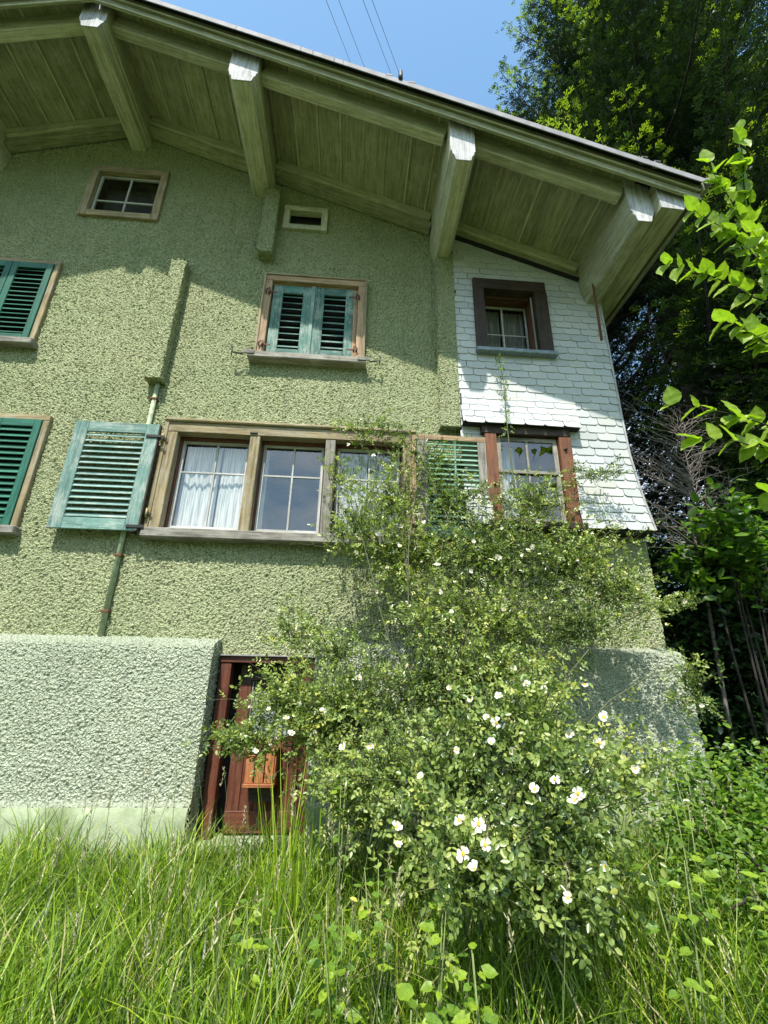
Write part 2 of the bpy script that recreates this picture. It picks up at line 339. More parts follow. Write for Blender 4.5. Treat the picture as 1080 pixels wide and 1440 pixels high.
# plinth: swept profile
prof = [(5.01, 1.865), (4.90, 1.845), (4.765, 1.80), (4.735, 1.775), (4.725, 1.72), (4.725, .47), (4.715, .445), (4.66, .425), (4.645, .40), (4.64, .30), (4.64, -.25)]
def plinth(x0, x1, ends, lab):
    p = empty('plinth', ((x0+x1)/2, 4.8, .8), house); p['label'] = lab
    P = np.array(prof); d = np.r_[0, np.cumsum(np.hypot(*np.diff(P, axis=0).T))]
    cut = d[7]
    def fn(u, v): return np.stack([u, np.interp(v, d, P[:, 0]), np.interp(v, d, P[:, 1])], -1)
    sheet('face', 0, x0, x1, 0, cut, lambda u, v: fn(u, cut-v), M_PL, p, .017)
    sheet('footing', 0, x0, x1, cut, d[-1], lambda u, v: fn(u, cut+d[-1]-v), M_PS, p, .05)
    for X, s in ends:
        def g(u, v, X=X, s=s):
            zt = np.interp(u, P[:5, 0][::-1], P[:5, 1][::-1]); zz = -.2+(v+.2)/(2.0)*(zt+.2)
            return np.stack([np.full_like(u, X), (u if s > 0 else 4.69+5.03-u), zz if s > 0 else np.interp(4.69+5.03-u, P[:5, 0][::-1], P[:5, 1][::-1])*(v+.2)/2-.2*(1-(v+.2)/2)], -1)
        sheet('end_face', 0, 4.725, 5.03 if s > 0 else 4.995, -.2, 1.8, g, M_PL, p, .02)
plinth(-6.6, -1.345, [(-1.345, 1)], 'pale roughcast plinth left of the cellar door')
plinth(-.33, 3.52, [(3.52, 1)], 'pale roughcast plinth behind the rose bush')
box('door_jamb', -.345, -.33, 4.73, 5.2, -.1, 1.78, M_PS, house, 0); box('wall_core', -.33, 3.3, 5.03, 5.2, -.2, 1.7, M_IN, house, 0)
box('wall_core', -6.6, -1.33, 5.03, 5.2, -.2, 1.7, M_IN, house, 0)

# ------------------------------------------------------------------ shingle cladding
clad = empty('shingle_cladding', (2.4, 4.95, 5), house); clad['label'] = 'white painted shingles with rounded corners'
def shingle_mesh(w, h, th, key, cutl=0, cutr=0):
    r = .040; pts = []
    x0, x1 = -w/2+cutl, w/2-cutr
    pts += [(x0, h), (x0, r if cutl < .01 else 0)]
    if cutl < .01: pts += [(x0+.006, r*.5), (x0+r*.75, .004)]
    if cutr < .01: pts += [(x1-r*.75, .004), (x1-.006, r*.5), (x1, r)]
    else: pts += [(x1, 0)]
    pts += [(x1, h)]
    n = len(pts); V = [(x, -th, z) for x, z in pts] + [(x, 0, z) for x, z in pts]
    Fc = [tuple(range(n)), tuple(range(2*n-1, n-1, -1))] + [(i, i+n, (i+1) % n+n, (i+1) % n) for i in range(n)]
    return mesh_from('shingle', V, Fc, M_SH)
SHC = {}
SW, SE = .252, .112
def ywall(z): return 4.885 if z > 4.2 else 4.885 - .105*((4.2-z)/1.0)**1.6
def xedge(z): return 3.43 if z > 4.6 else 3.43 + .075*((4.6-z)/1.4)**1.4
whole = (1.56, 2.625, 5.69, 6.95); w4 = (1.585, 2.64, 3.22, 4.53)
cnt = 0
def put_shingle(x, z, y, tilt, x0, x1, parent):
    global cnt
    cl = max(0, x0-(x-SW/2)); crr = max(0, (x+SW/2)-x1)
    if cl+crr > SW-.02: return
    cl = math.floor(cl/.01)*.01; crr = math.floor(crr/.01)*.01
    k = (cl, crr)
    if k not in SHC: SHC[k] = shingle_mesh(SW-.005, .165, .008, k, cl, crr)
    o = bpy.data.objects.new('shingle', SHC[k]); cnt += 1
    link(o, parent, (x+random.uniform(-.002, .002), y-random.uniform(0, .003), z+random.uniform(-.004, .004)), Euler((tilt+random.uniform(-.012, .012), random.uniform(-.012, .012), random.uniform(-.008, .008))))
row = 0; z = 3.175
while z < 8.1:
    off = (0, .45, .9, .3, .7)[row % 5]*SW; xx = 1.28 - off + random.uniform(-.015, .015)
    dy = (ywall(z)-ywall(z+.12)); tilt = .075 - math.atan2(dy, .12)*-1*-1
    tilt = -math.atan2(-(dy), .12)*-1
    tilt = -math.atan2(ywall(z+.12)-ywall(z), .12) - .085
    while xx < 3.62:
        top = soff(xx)-.26
        if z < top:
            segs = [(1.278, xedge(z))]
            for hx0, hx1, hz0, hz1 in (whole, w4):
                if hz0-.02 < z+.05 < hz1+.02:
                    segs = [(1.278, hx0), (hx1, xedge(z))]
            for s0, s1 in segs: put_shingle(xx, z, ywall(z)-.003, tilt, s0, s1, clad)
        xx += SW
    z += SE; row += 1
# backing behind the shingles
def backing():
    V = []; Fc = []
    def quad(xa, xb, za, zb):
        n = len(V); V.extend([(xa, ywall(za)+.012, za), (xb, ywall(za)+.012, za), (xb, ywall(zb)+.012, zb), (xa, ywall(zb)+.012, zb)]); Fc.append((n, n+1, n+2, n+3))
    ZS = [3.19, 3.4, 3.6, 3.8, 4.0, 4.2, 4.53]
    for a, b in zip(ZS[:-1], ZS[1:]):
        quad(1.28, w4[0], a, b); quad(w4[1], xedge(a)-.01, a, b)
    quad(1.28, 3.42, 4.53, whole[2]); quad(1.28, whole[0], whole[2], whole[3]); quad(whole[1], 3.42, whole[2], whole[3])
    n = len(V); y = 4.897; V.extend([(1.28, y, whole[3]), (3.42, y, whole[3]), (3.42, y, 7.25), (1.28, y, 7.98)]); Fc.append((n, n+1, n+2, n+3))
    n = len(V); V.extend([(1.28, 4.79, 3.19), (3.50, 4.79, 3.19), (3.50, 5.02, 3.19), (1.28, 5.02, 3.19)]); Fc.append((n+3, n+2, n+1, n))
    n = len(V); ZZ = [3.19, 3.4, 3.6, 3.8, 4.0, 4.2, 4.6, 7.3]; V.extend([(xedge(z_)-.005, ywall(z_)+.005, z_) for z_ in ZZ] + [(xedge(z_)-.005, 5.1, z_) for z_ in ZZ])
    for k in range(7): Fc.append((n+k, n+k+8, n+k+9, n+k+1))
    mobj('backing', V, Fc, M_BLK, clad)
backing()
V = []; ZZ = [3.18, 3.5, 3.8, 4.2, 4.6, 7.27]
for z_ in ZZ: V += [(xedge(z_)-.012, ywall(z_)-.018, z_), (xedge(z_)+.012, ywall(z_)-.018, z_), (xedge(z_)+.012, 5.1, z_), (xedge(z_)-.012, 5.1, z_)]
Fq = [(0, 3, 2, 1), (20, 21, 22, 23)]+[(k*4+i, k*4+(i+1) % 4, k*4+4+(i+1) % 4, k*4+4+i) for k in range(5) for i in range(4)]
mobj('corner_board', V, Fq, wood('whitewood', 'z'), clad)
box('skirt_board', 1.29, 3.49, 4.80, 5.0, 3.155, 3.178, M_BLK, clad, 0)
# small flared canopy of shingles over the lower right window
can = empty('shingle_canopy', (2.05, 4.85, 4.8), house); can['label'] = 'flared row of white shingles over the lower right window'
for r_ in range(5):
    z_ = 4.50 + r_*.106; yy = 4.755 + .118*(r_/4.2)**.75; xx = 1.285 - (.1, .22, .02, .15, .07)[r_]
    while xx < 2.95:
        put_shingle(xx, z_, yy, -math.atan2(.118*(((r_+1)/4.2)**.75-(r_/4.2)**.75), .106)-.045, 1.285, 2.79+.006*r_, can); xx += SW
mobj('backing', [(1.285, 4.79, 4.51), (2.79, 4.79, 4.51), (2.80, 4.94, 5.03), (1.285, 4.94, 5.03), (1.285, 4.88, 4.51), (2.79, 4.88, 4.51)], [(0, 1, 2, 3), (0, 4, 5, 1), (1, 5, 2)], M_BLK, can)

# ------------------------------------------------------------------ roof
roof = empty('roof', (0, 5, 8.6), house); roof['label'] = 'low pitched gable roof with olive painted board soffit'
Y0, Y1 = 3.37, 13.3
def slope_box(name, xa, xb, ic_top, th, ya, yb, mat, parent, side=1, bev=.003, label=None):
    """a board following the slope between xa and xb, its top face on intercept ic_top, thickness th measured upright"""
    if side < 0: xa, xb = 2*XR-xb, 2*XR-xa
    xm = (xa+xb)/2; zt = (soff(xa, ic_top)+soff(xb, ic_top))/2 - th/2
    return cbox(name, (xm, (ya+yb)/2, zt), ((xb-xa)/CA, yb-ya, th*CA), mat, parent, bev, Euler((0, ANG*side, 0)), label)
XE = 3.98
for s in (1, -1):
    slope_box('roof_sheet', XR+.01, XE, 8.625, .015, 3.52, Y1, M_ROOF, roof, s, 0)
    slope_box('roof_deck', XR+.01, XE-.03, 8.606, .028, 3.46, Y1, M_BLK, roof, s, 0)
joints = [-3.57, -3.163, -2.81, -2.48, -2.16, -1.86, -1.40, -1.105, -.768, -.437, -.11, .203, .537, .857, 1.30, 1.53, 1.80, 2.05, 2.269, 2.53, 2.79, 3.04, 3.2, 3.45]
joints = [-3.66, -3.163, -2.75, -2.40, -2.05, -1.75, -1.42, -1.105, -.768, -.437, -.11, .203, .537, .857, 1.14, 1.44, 1.738, 2.02, 2.269, 2.50, 2.76, 3.02, 3.30]
for s in (1, -1):
    for a, b in zip(joints[:-1], joints[1:]):
        slope_box('soffit_board', a+.002, b-.002, 8.575+random.uniform(-.005, .004), .02, 3.47, 5.3, wood('soffit', 'y'), roof, s, .002)
    for a in joints[1:-1]:
        slope_box('soffit_batten', a-.010, a+.016, 8.552, .016, 3.475, 5.25, wood('beam', 'y'), roof, s, .003)
# rafters along the wall and near the verge, cut between the beams
bays = [(XR+.17, -1.83), (-1.45, .96), (1.28, 3.15)]
for s in (1, -1):
    for i, (a, b) in enumerate(bays):
        slope_box('wall_rafter', a, b, 8.554, .16, 4.80, 4.985, wood('beam', 'x'), roof, s, .008)
        slope_box('wall_rafter_strip', a, b, 8.39, .115, 4.835, 4.985, wood('soffit', 'x'), roof, s, .006)
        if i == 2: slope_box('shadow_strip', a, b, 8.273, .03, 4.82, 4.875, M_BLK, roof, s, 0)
        slope_box('verge_rafter', a, b, 8.554, .27, 3.63, 3.76, wood('beam', 'x'), roof, s, .01)
# verge boards and metal edge
for s in (1, -1):
    slope_box('fascia_board', XR+.01, XE-.05, 8.572, .115, 3.425, 3.447, wood('soffit', 'x'), roof, s, .004)
    slope_box('fascia_board', XR+.01, XE-.05, 8.455, .125, 3.445, 3.468, wood('soffit', 'x'), roof, s, .004)
    slope_box('verge_moulding', XR+.01, XE-.05, 8.475, .028, 3.405, 3.425, wood('beam', 'x'), roof, s, .008)
    slope_box('verge_moulding', XR+.01, XE-.05, 8.352, .022, 3.43, 3.445, wood('beam', 'x'), roof, s, .006)
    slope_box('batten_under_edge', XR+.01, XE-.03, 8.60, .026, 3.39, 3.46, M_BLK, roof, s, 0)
    prof_m = [(3.335, 8.475), (3.342, 8.470), (3.348, 8.555), (3.50, 8.628), (3.62, 8.630), (3.62, 8.637), (3.495, 8.637), (3.338, 8.565)]
    x = XR+.02
    while x < XE-.1:
        xb = min(x+1.9, XE); n = len(prof_m); V = []
        for X_ in (x, xb):
            for (yy, ic) in prof_m: V.append((X_ if s > 0 else 2*XR-X_, yy, soff(X_, ic)))
        Fq = [tuple(range(n)), tuple(range(2*n-1, n-1, -1))]+[(k, k+n, (k+1) % n+n, (k+1) % n) for k in range(n)]
        if s > 0: Fq = [f[::-1] for f in Fq]
        mobj('metal_edging', V, Fq, M_ZINC, roof); x += 1.905
    xa = XE if s > 0 else 2*XR-XE
    cbox('eave_board', (xa-.02*s, 8.3, soff(XE, 8.56)), (.03, 9.8, .17), wood('soffit', 'y'), roof)
    cbox('gutter', (xa+.05*s, 8.3, soff(XE, 8.60)), (.10, 9.9, .09), M_ZINC, roof, .03)
# boxed eave beyond the last beam
for s in (1, -1):
    X = lambda v: v if s > 0 else 2*XR-v
    V = [(X(3.46), 3.52, 6.80), (X(3.74), 3.52, 6.78), (X(3.93), 3.52, 7.06), (X(3.46), 3.52, 7.24)]
    V += [(a, 12.9, c_) for a, b, c_ in V]
    Fq = [(0, 1, 2, 3), (7, 6, 5, 4), (0, 4, 5, 1), (1, 5, 6, 2), (2, 6, 7, 3), (3, 7, 4, 0)]
    if s < 0: Fq = [f[::-1] for f in Fq]
    mobj('boxed_eave', V, Fq, wood('soffit', 'y'), roof)
    V2 = [(X(3.462), 3.505, 6.802), (X(3.735), 3.505, 6.785), (X(3.90), 3.505, 7.05), (X(3.462), 3.505, 7.22)]; V2 += [(a, 3.519, c_) for a, b, c_ in V2]
    mobj('boxed_eave_end', V2, Fq, wood('whitewood', 'z'), roof)
# projecting beams with stepped edges and white end plates
def beam(xl, xr, zb, zt_l, zt_r, yfront=3.55, lab=None, wb=None):
    b = empty('roof_beam', ((xl+xr)/2, 4.3, zb), house)
    if lab: b['label'] = lab
    w = xr-xl; i = .055
    prof = [(xl, zt_l), (xl, zb+.17), (xl+.018, zb+.15), (xl+.018, zb+.115), (xl+i*.8, zb+.08), (xl+i, zb+.03), (xl+i+.012, zb), (xr-i-.012, zb), (xr-i, zb+.03), (xr-i*.8, zb+.08), (xr-.018, zb+.115), (xr-.018, zb+.15), (xr, zb+.17), (xr, zt_r)]
    n = len(prof); V = [(x, yfront, z) for x, z in prof]+[(x, 5.15, z) for x, z in prof]
    Fq = [tuple(range(n)), tuple(range(2*n-1, n-1, -1))]+[(k, k+n, (k+1) % n+n, (k+1) % n) for k in range(n)]
    mobj('beam_body', V, Fq, wood('beam', 'y'), b)
    V = [(x, yfront-.014, z) for x, z in prof]+[(x, yfront-.002, z) for x, z in prof]
    V = [((v[0]-(xl+xr)/2)*.985+(xl+xr)/2, v[1], v[2]+.003) for v in V]
    mobj('end_plate', V, Fq, wood('whitewood', 'z'), b)
beam(-1.84, -1.47, 8.50, 9.235-.005, 9.10, lab='second roof beam, over the plaster stub')
beam(.965, 1.275, 7.37, 8.195, 8.08, lab='third roof beam, left of the white shingles')
beam(3.155, 3.455, 6.68, 7.385, 7.275, 3.62, lab='roof beam nearest the eave corner')
beam(XR-.17, XR+.17, 9.31, 9.85, 9.85, lab='ridge beam')
beam(2*XR+1.47, 2*XR+1.84, 8.50, 9.10, 9.235)

# ------------------------------------------------------------------ windows
def casing(win, x0, x1, z0, z1, w, y0, y1, kind, bottom=True, wt=None):
    wt = wt or w
    box('casing', x0, x0+w, y0, y1, z0, z1-wt, wood(kind, 'z'), win, .006); box('casing', x1-w, x1, y0, y1, z0, z1-wt, wood(kind, 'z'), win, .006)
    box('casing', x0, x1, y0-.002, y1, z1-wt, z1, wood(kind, 'x'), win, .006)
    if bottom: box('casing', x0+w, x1-w, y0, y1, z0, z0+w, wood(kind, 'x'), win, .006)
def sash(win, x0, x1, z0, z1, y, w, kind, vx, hz, glass=M_GL, bar=.022):
    box('sash_frame', x0, x0+w, y, y+.035, z0, z1, wood(kind, 'z'), win); box('sash_frame', x1-w, x1, y, y+.035, z0, z1, wood(kind, 'z'), win)
    box('sash_frame', x0+w, x1-w, y+.001, y+.035, z1-w, z1, wood(kind, 'x'), win); box('sash_frame', x0+w, x1-w, y+.001, y+.035, z0, z0+w, wood(kind, 'x'), win)
    box('glazing_bar', vx-bar/2, vx+bar/2, y+.004, y+.03, z0+w, z1-w, wood(kind, 'z'), win)
    for a, b in ((x0+w, vx-bar/2), (vx+bar/2, x1-w)): box('glazing_bar', a, b, y+.006, y+.028, hz-bar/2, hz+bar/2, wood(kind, 'x'), win)
    for a, b in ((x0+w, vx-bar/2), (vx+bar/2, x1-w)):
        for c_, d in ((z0+w, hz-bar/2), (hz+bar/2, z1-w)):
            yy = y+.018+random.uniform(-.002, .002); k = random.uniform(-.004, .004)
            mobj('pane', [(a, yy, c_), (b, yy+k, c_), (b, yy+k*.3, d), (a, yy-k, d)], [(0, 1, 2, 3)], glass, win)
def curtain(win, x0, x1, z0, z1, y, folds=9, amp=.018, mat=None, seed=0):
    def fn(u, v):
        ph = (u-x0)/(x1-x0)*folds*2*math.pi; t = (v-z0)/(z1-z0)
        return np.stack([u+.006*np.sin(ph*.5+seed), y+amp*np.sin(ph+1.2*np.sin(ph*.37+seed))*(1-.35*t)+.006*np.sin(ph*2.3+seed), v], -1)
    sheet('curtain', 0, x0, x1, z0, z1, fn, mat or M_CUR, win, .02)

# triple window
w = empty('triple_window', (-.8, 5, 3.7), house); w['label'] = 'wide three-part window with weathered ochre frame'
TX0, TX1, TZ0, TZ1 = -2.325, .685, 3.02, 4.40
casing(w, TX0, TX1, TZ0, TZ1, .135, 4.945, 5.07, 'casing', False)
box('casing_edge', TX0-.03, TX0+.02, 4.93, 5.0, TZ0, TZ1+.03, wood('casing', 'z'), w, .006); box('casing_edge', TX1-.02, TX1+.03, 4.93, 5.0, TZ0, TZ1+.03, wood('casing_warm', 'z'), w, .006)
box('head_moulding', TX0-.03, TX1+.03, 4.91, 5.0, TZ1+.002, TZ1+.045, wood('casing', 'x'), w, .012)
for i, (a, b) in enumerate(((-1.325, -1.205), (-.405, -.285))):
    box('mullion', a, b, 4.948, 5.10, TZ0, TZ1-.136, wood('casing' if i == 0 else 'grey', 'z'), w, .008)
box('window_sill', TX0-.02, TX1+.03, 4.86, 5.08, 2.905, 3.018, wood('grey', 'x'), w, .012, Euler((math.radians(-3), 0, 0)))
for a, b, vx, cu in ((-2.19, -1.325, -1.745, 1), (-1.205, -.405, -.80, 0), (-.285, .55, .145, 1)):
    box('reveal', a, a+.022, 5.072, 5.2, TZ0+.01, 4.262, wood('doorred', 'z'), w, 0); box('reveal', b-.022, b, 5.072, 5.2, TZ0+.01, 4.262, wood('dark', 'z'), w, 0)
    box('reveal', a+.022, b-.022, 5.072, 5.2, 4.235, 4.262, wood('doorred', 'x'), w, 0)
    box('weather_bar', a+.022, b-.022, 5.06, 5.12, 3.04, 3.085, wood('white', 'x'), w, .008)
    sash(w, a+.023, b-.023, 3.087, 4.234, 5.11, .034, 'white', vx, 3.81)
curtain(w, -2.16, -1.70, 3.05, 4.2, 5.21, 5, .018, seed=1); curtain(w, -1.69, -1.34, 3.05, 4.2, 5.20, 7, .014, seed=2)
curtain(w, -1.19, -1.12, 3.05, 4.2, 5.22, 2, .01); curtain(w, -.26, .12, 3.05, 4.2, 5.2, 6, .024, seed=3); curtain(w, .14, .53, 3.05, 4.2, 5.21, 6, .024, seed=5)
for zz in (3.14, 4.10):
    for xx in (TX0-.012, TX1+.01): tube('hinge_pin', [(xx, 4.905, zz), (xx, 4.905, zz+.11)], .014, M_BRASS, w, 8); box('hinge_strap', xx-.05, xx+.05, 4.915, 4.928, zz+.03, zz+.06, M_IRON, w)
box('frame_lug', -1.33, -1.24, 4.925, 4.945, 4.285, 4.305, M_IRON, w)

# louvred shutters
def leaf(parent, name, x0, x1, z0, z1, y, kind, lou, nsl, st=.05, th=.034, mid=None, open_=.6, label=None):
    """louvred leaf, louvre field lou=(x0,x1,z0,z1)"""
    s = empty(name, ((x0+x1)/2, y, (z0+z1)/2), parent)
    if label: s['label'] = label
    lx0, lx1, lz0, lz1 = lou
    box('stile', x0, lx0, y, y+th, z0, z1, wood(kind, 'z'), s, .004); box('stile', lx1, x1, y, y+th, z0, z1, wood(kind, 'z'), s, .004)
    box('rail', lx0, lx1, y+.001, y+th-.001, z0, lz0, wood(kind, 'x'), s, .004); box('rail', lx0, lx1, y+.001, y+th-.001, lz1, z1, wood(kind, 'x'), s, .004)
    p = (lz1-lz0)/nsl
    for k in range(nsl):
        cbox('slat', ((lx0+lx1)/2, y+th/2+.004, lz0+(k+.5)*p), (lx1-lx0-.001, .008, p*open_*1.25), wood(kind, 'x'), s, .002, Euler((math.radians(-38+random.uniform(-4, 4)), 0, 0)))
    if mid: box('rail', lx0, lx1, y-.003, y+th, mid-.025, mid+.025, wood(kind, 'x'), s, .004)
    return s
w = empty('shuttered_window', (-.7, 5, 6.2), house); w['label'] = 'upper window with closed worn teal louvred shutters'
casing(w, -1.41, .005, 5.49, 6.87, .10, 4.945, 5.05, 'casing_warm', False, .10)
box('casing_edge', -1.43, -1.40, 4.925, 5.0, 5.49, 6.885, wood('casing', 'z'), w); box('casing_edge', .0, .03, 4.925, 5.0, 5.49, 6.885, wood('casing', 'z'), w); box('casing_edge', -1.40, 0, 4.925, 5.0, 6.862, 6.89, wood('casing', 'x'), w)
box('window_sill', -1.49, .05, 4.87, 5.06, 5.375, 5.478, wood('grey', 'x'), w, .012, Euler((math.radians(-4), 0, 0)))
for a, b in ((-1.55, -1.40), (-.06, .10)): box('sill_iron', a, b, 4.855, 4.875, 5.42, 5.475, bpy.data.materials['wood_grey_x'], w)
for sx, x in ((-1, -1.55), (1, .10)):
    tube('shutter_catch', [(x, 4.90, 5.43), (x+.11*sx, 4.86, 5.42), (x+.14*sx, 4.86, 5.42)], .010, M_IRON, w)
    tube('shutter_catch', [(x+.13*sx, 4.86, 5.35), (x+.135*sx, 4.86, 5.50)], [.006, .012], M_IRON, w)
box('back_board', -1.31, -.09, 5.09, 5.11, 5.48, 6.78, M_BLK, w, 0)
leaf(w, 'shutter_leaf', -1.295, -.745, 5.52, 6.745, 5.0, 'teal', (-1.155, -.872, 5.64, 6.61), 9, open_=.62)
leaf(w, 'shutter_leaf', -.71, -.155, 5.52, 6.75, 5.0, 'teal', (-.572, -.268, 5.66, 6.62), 9, open_=.62)
box('cover_strip', -.752, -.706, 4.982, 5.03, 5.52, 6.75, wood('teal_pale', 'z'), w); box('casing_fillet', -1.31, -.10, 5.0, 5.04, 6.748, 6.77, wood('casing_warm', 'x'), w)
box('casing_fillet', -.153, -.10, 5.0, 5.04, 5.52, 6.748, wood('casing_warm', 'z'), w)
for x, sx in ((-1.33, 1), (-.12, -1)):
    for zz in (5.64, 6.55):
        tube('hinge_pin', [(x, 4.925, zz-.05), (x, 4.925, zz+.05)], .013, M_RUST, w, 8); box('hinge_strap', x, x+.10*sx, 4.935, 4.946, zz-.012, zz+.012, M_RUST, w)
        tube('hinge_hook', [(x-.02*sx, 4.92, zz+.04), (x-.045*sx, 4.91, zz+.0), (x-.04*sx, 4.93, zz-.05)], .009, M_IRON, w)

# open shutters of the triple window
s = leaf(house, 'open_shutter', -3.33, -2.375, 2.97, 4.30, 4.86, 'teal_pale', (-3.18, -2.52, 3.10, 4.17), 15, open_=.75, label='open pale teal shutter left of the three-part window')
s.rotation_euler = (0, 0, 0)
box('dark_edge', -2.377, -2.36, 4.862, 4.91, 2.97, 4.30, wood('dark', 'z'), s)
for zz in (3.0, 4.12): box('hinge_strap', -2.50, -2.31, 4.845, 4.858, zz, zz+.035, M_IRON, s)
tube('shutter_catch', [(-2.42, 4.95, 2.96), (-2.42, 4.84, 2.95), (-2.36, 4.83, 2.97)], .014, M_IRON, s)
s = leaf(house, 'open_shutter', .715, 1.60, 3.02, 4.33, 4.83, 'shutter_green', (.83, 1.46, 3.12, 4.26), 17, open_=.85, label='open worn green shutter with grey frame right of the three-part window')
box('frame_strip', .712, .832, 4.822, 4.829, 3.02, 4.262, wood('grey', 'z'), s); box('frame_strip', 1.458, 1.602, 4.822, 4.829, 3.02, 4.262, wood('grey', 'z'), s)
box('frame_strip', .712, 1.602, 4.820, 4.829, 4.264, 4.332, wood('casing_warm', 'x'), s); box('lift_rod', 1.16, 1.185, 4.815, 4.832, 3.12, 4.262, wood('shutter_green', 'z'), s)

# upper right window (unpainted dark wood, deep reveal)
w = empty('deep_window', (2.1, 5, 6.4), house); w['label'] = 'deep set dark wood window in the shaded white shingles'
box('casing', 1.585, 1.735, 4.915, 5.05, 5.80, 6.87, wood('dark', 'z'), w); box('casing', 2.47, 2.66, 4.915, 5.05, 5.80, 6.87, wood('dark', 'z'), w); box('casing', 1.585, 2.65, 4.912, 5.05, 6.87, 7.055, wood('dark', 'x'), w)
box('window_sill', 1.57, 2.69, 4.87, 5.1, 5.735, 5.798, plain('lead_sheet', (.20, .24, .26), .5, .3), w, .008)
box('reveal', 1.713, 1.735, 5.052, 5.30, 5.80, 6.87, wood('brown', 'z'), w, 0); box('reveal', 2.47, 2.492, 5.052, 5.30, 5.80, 6.87, wood('brown', 'z'), w, 0)
box('reveal', 1.735, 2.47, 5.052, 5.30, 6.87, 6.892, wood('brown', 'x'), w, 0); box('reveal', 1.735, 2.47, 5.10, 5.30, 5.775, 5.80, wood('grey', 'x'), w, 0)
box('blind_rail', 2.445, 2.466, 5.0, 5.02, 5.82, 6.85, wood('grey', 'z'), w); box('reveal_bead', 1.735, 2.445, 5.06, 5.08, 6.845, 6.868, wood('brown', 'x'), w)
sash(w, 1.75, 2.455, 5.83, 6.85, 5.225, .022, 'white', 2.09, 6.33, M_GL2, .022)
curtain(w, 1.77, 2.08, 5.8, 6.85, 5.33, 5, .015, cloth('grey_curtain', (.4, .4, .38)), 2); curtain(w, 2.1, 2.45, 5.8, 6.85, 5.34, 5, .015, bpy.data.materials['grey_curtain'], 4)

# lower right window
w.location += Vector((-.04, -.085, -.085))
w = empty('casement_window', (2.15, 5, 3.9), house); w['label'] = 'window with red brown posts under the shingle canopy'
box('post', 1.60, 1.745, 4.90, 5.05, 3.28, 4.44, wood('redbrown', 'z'), w, .006); box('post', 2.545, 2.70, 4.90, 5.05, 3.28, 4.44, wood('redbrown', 'z'), w, .006)
box('lintel', 1.56, 2.70, 4.895, 5.05, 4.442, 4.60, wood('dark', 'x'), w, .006); box('window_sill', 1.57, 2.73, 4.84, 5.1, 3.20, 3.278, wood('dark', 'x'), w, .008)
sash(w, 1.755, 2.535, 3.29, 4.43, 4.955, .055, 'grey', 2.145, 3.945, M_GL, .028)
box('weather_bar', 1.76, 2.53, 4.94, 4.957, 3.925, 3.965, wood('grey', 'x'), w)
tube('post_bolt', [(2.61, 4.90, 4.26), (2.61, 4.875, 4.26)], .018, M_IRON, w, 8); tube('post_bolt', [(1.68, 4.90, 3.75), (1.68, 4.875, 3.75)], .016, M_IRON, w, 8)
curtain(w, 1.80, 2.05, 3.3, 4.4, 5.18, 4, .02, seed=3)
# attic windows
w.location += Vector((-.04, -.085, -.045))
w = empty('attic_window', (-.95, 5, 8.05), house); w['label'] = 'small low attic window beside the plaster stub'
casing(w, -1.285, -.615, 7.83, 8.31, .095, 4.955, 5.06, 'beam'); box('pane_back', -1.19, -.71, 5.16, 5.18, 7.92, 8.22, M_IN, w, 0)
mobj('pane', [(-1.19, 5.08, 7.92), (-.71, 5.08, 7.92), (-.71, 5.08, 8.22), (-1.19, 5.08, 8.22)], [(0, 1, 2, 3)], M_GL2, w); tube('latch', [(-.95, 5.03, 7.93), (-.95, 5.03, 7.97)], .008, M_ZINC, w)
w = empty('attic_window', (-3.66, 5, 8.3), house); w['label'] = 'attic window with white bars below the ridge beam'
casing(w, -4.24, -3.10, 7.78, 8.835, .11, 4.955, 5.06, 'casing')
sash(w, -4.125, -3.215, 7.895, 8.72, 5.03, .03, 'white', -3.67, 8.19, M_GL2, .025); box('pane_back', -4.13, -3.21, 5.25, 5.27, 7.89, 8.73, M_IN, w, 0)
# two more shuttered windows farther left
for nm, x0, x1, z0, z1 in (('upper', -5.40, -4.20, 5.46, 6.84), ('lower', -4.90, -3.70, 2.98, 4.40)):
    w = empty('shuttered_window', ((x0+x1)/2, 5, (z0+z1)/2), house); w['label'] = nm+' left window with closed dark green louvred shutters'
    casing(w, x0, x1, z0, z1, .07, 4.95, 5.05, 'casing', False); xm = (x0+x1)/2
    for a, b in ((x0+.07, xm-.004), (xm+.004, x1-.07)):
        leaf(w, 'shutter_leaf', a, b, z0+.01, z1-.075, 4.93, 'green', (a+.08, b-.08, z0+.1, z1-.17), 15, open_=.8)
    box('window_sill', x0-.04, x1+.04, 4.87, 5.05, z0-.085, z0+.005, wood('grey', 'x'), w, .01); box('back_board', x0+.05, x1-.05, 5.08, 5.1, z0, z1-.05, M_BLK, w, 0)

# ------------------------------------------------------------------ cellar door
d = empty('cellar_door', (-.86, 5, .85), house); d['label'] = 'red brown cellar door with a glazed upper half'
box('door_post', -1.318, -1.205, 4.965, 5.12, .10, 1.628, wood('doorred', 'z'), d, .006); box('door_post', -.455, -.36, 4.965, 5.12, .10, 1.628, wood('doorred', 'z'), d, .006)
box('door_head', -1.325, -.35, 4.955, 5.12, 1.63, 1.692, wood('doorred', 'x'), d, .006); box('drip_strip', -1.33, -.345, 4.93, 5.0, 1.694, 1.706, M_ZINC, d, .002)
box('threshold', -1.34, -.35, 4.86, 5.2, .03, .10, M_PS, d, .01)
y = 5.09
box('stile', -1.13, -1.005, y, y+.04, .12, 1.42, wood('doorred', 'z'), d, .004); box('stile', -.60, -.475, y, y+.04, .12, 1.62, wood('doorred', 'z'), d, .004)
box('rail', -1.005, -.60, y+.002, y+.038, .78, .92, wood('doorred', 'x'), d, .004); box('rail', -1.005, -.60, y+.002, y+.038, 1.46, 1.62, wood('dark', 'x'), d, .004)
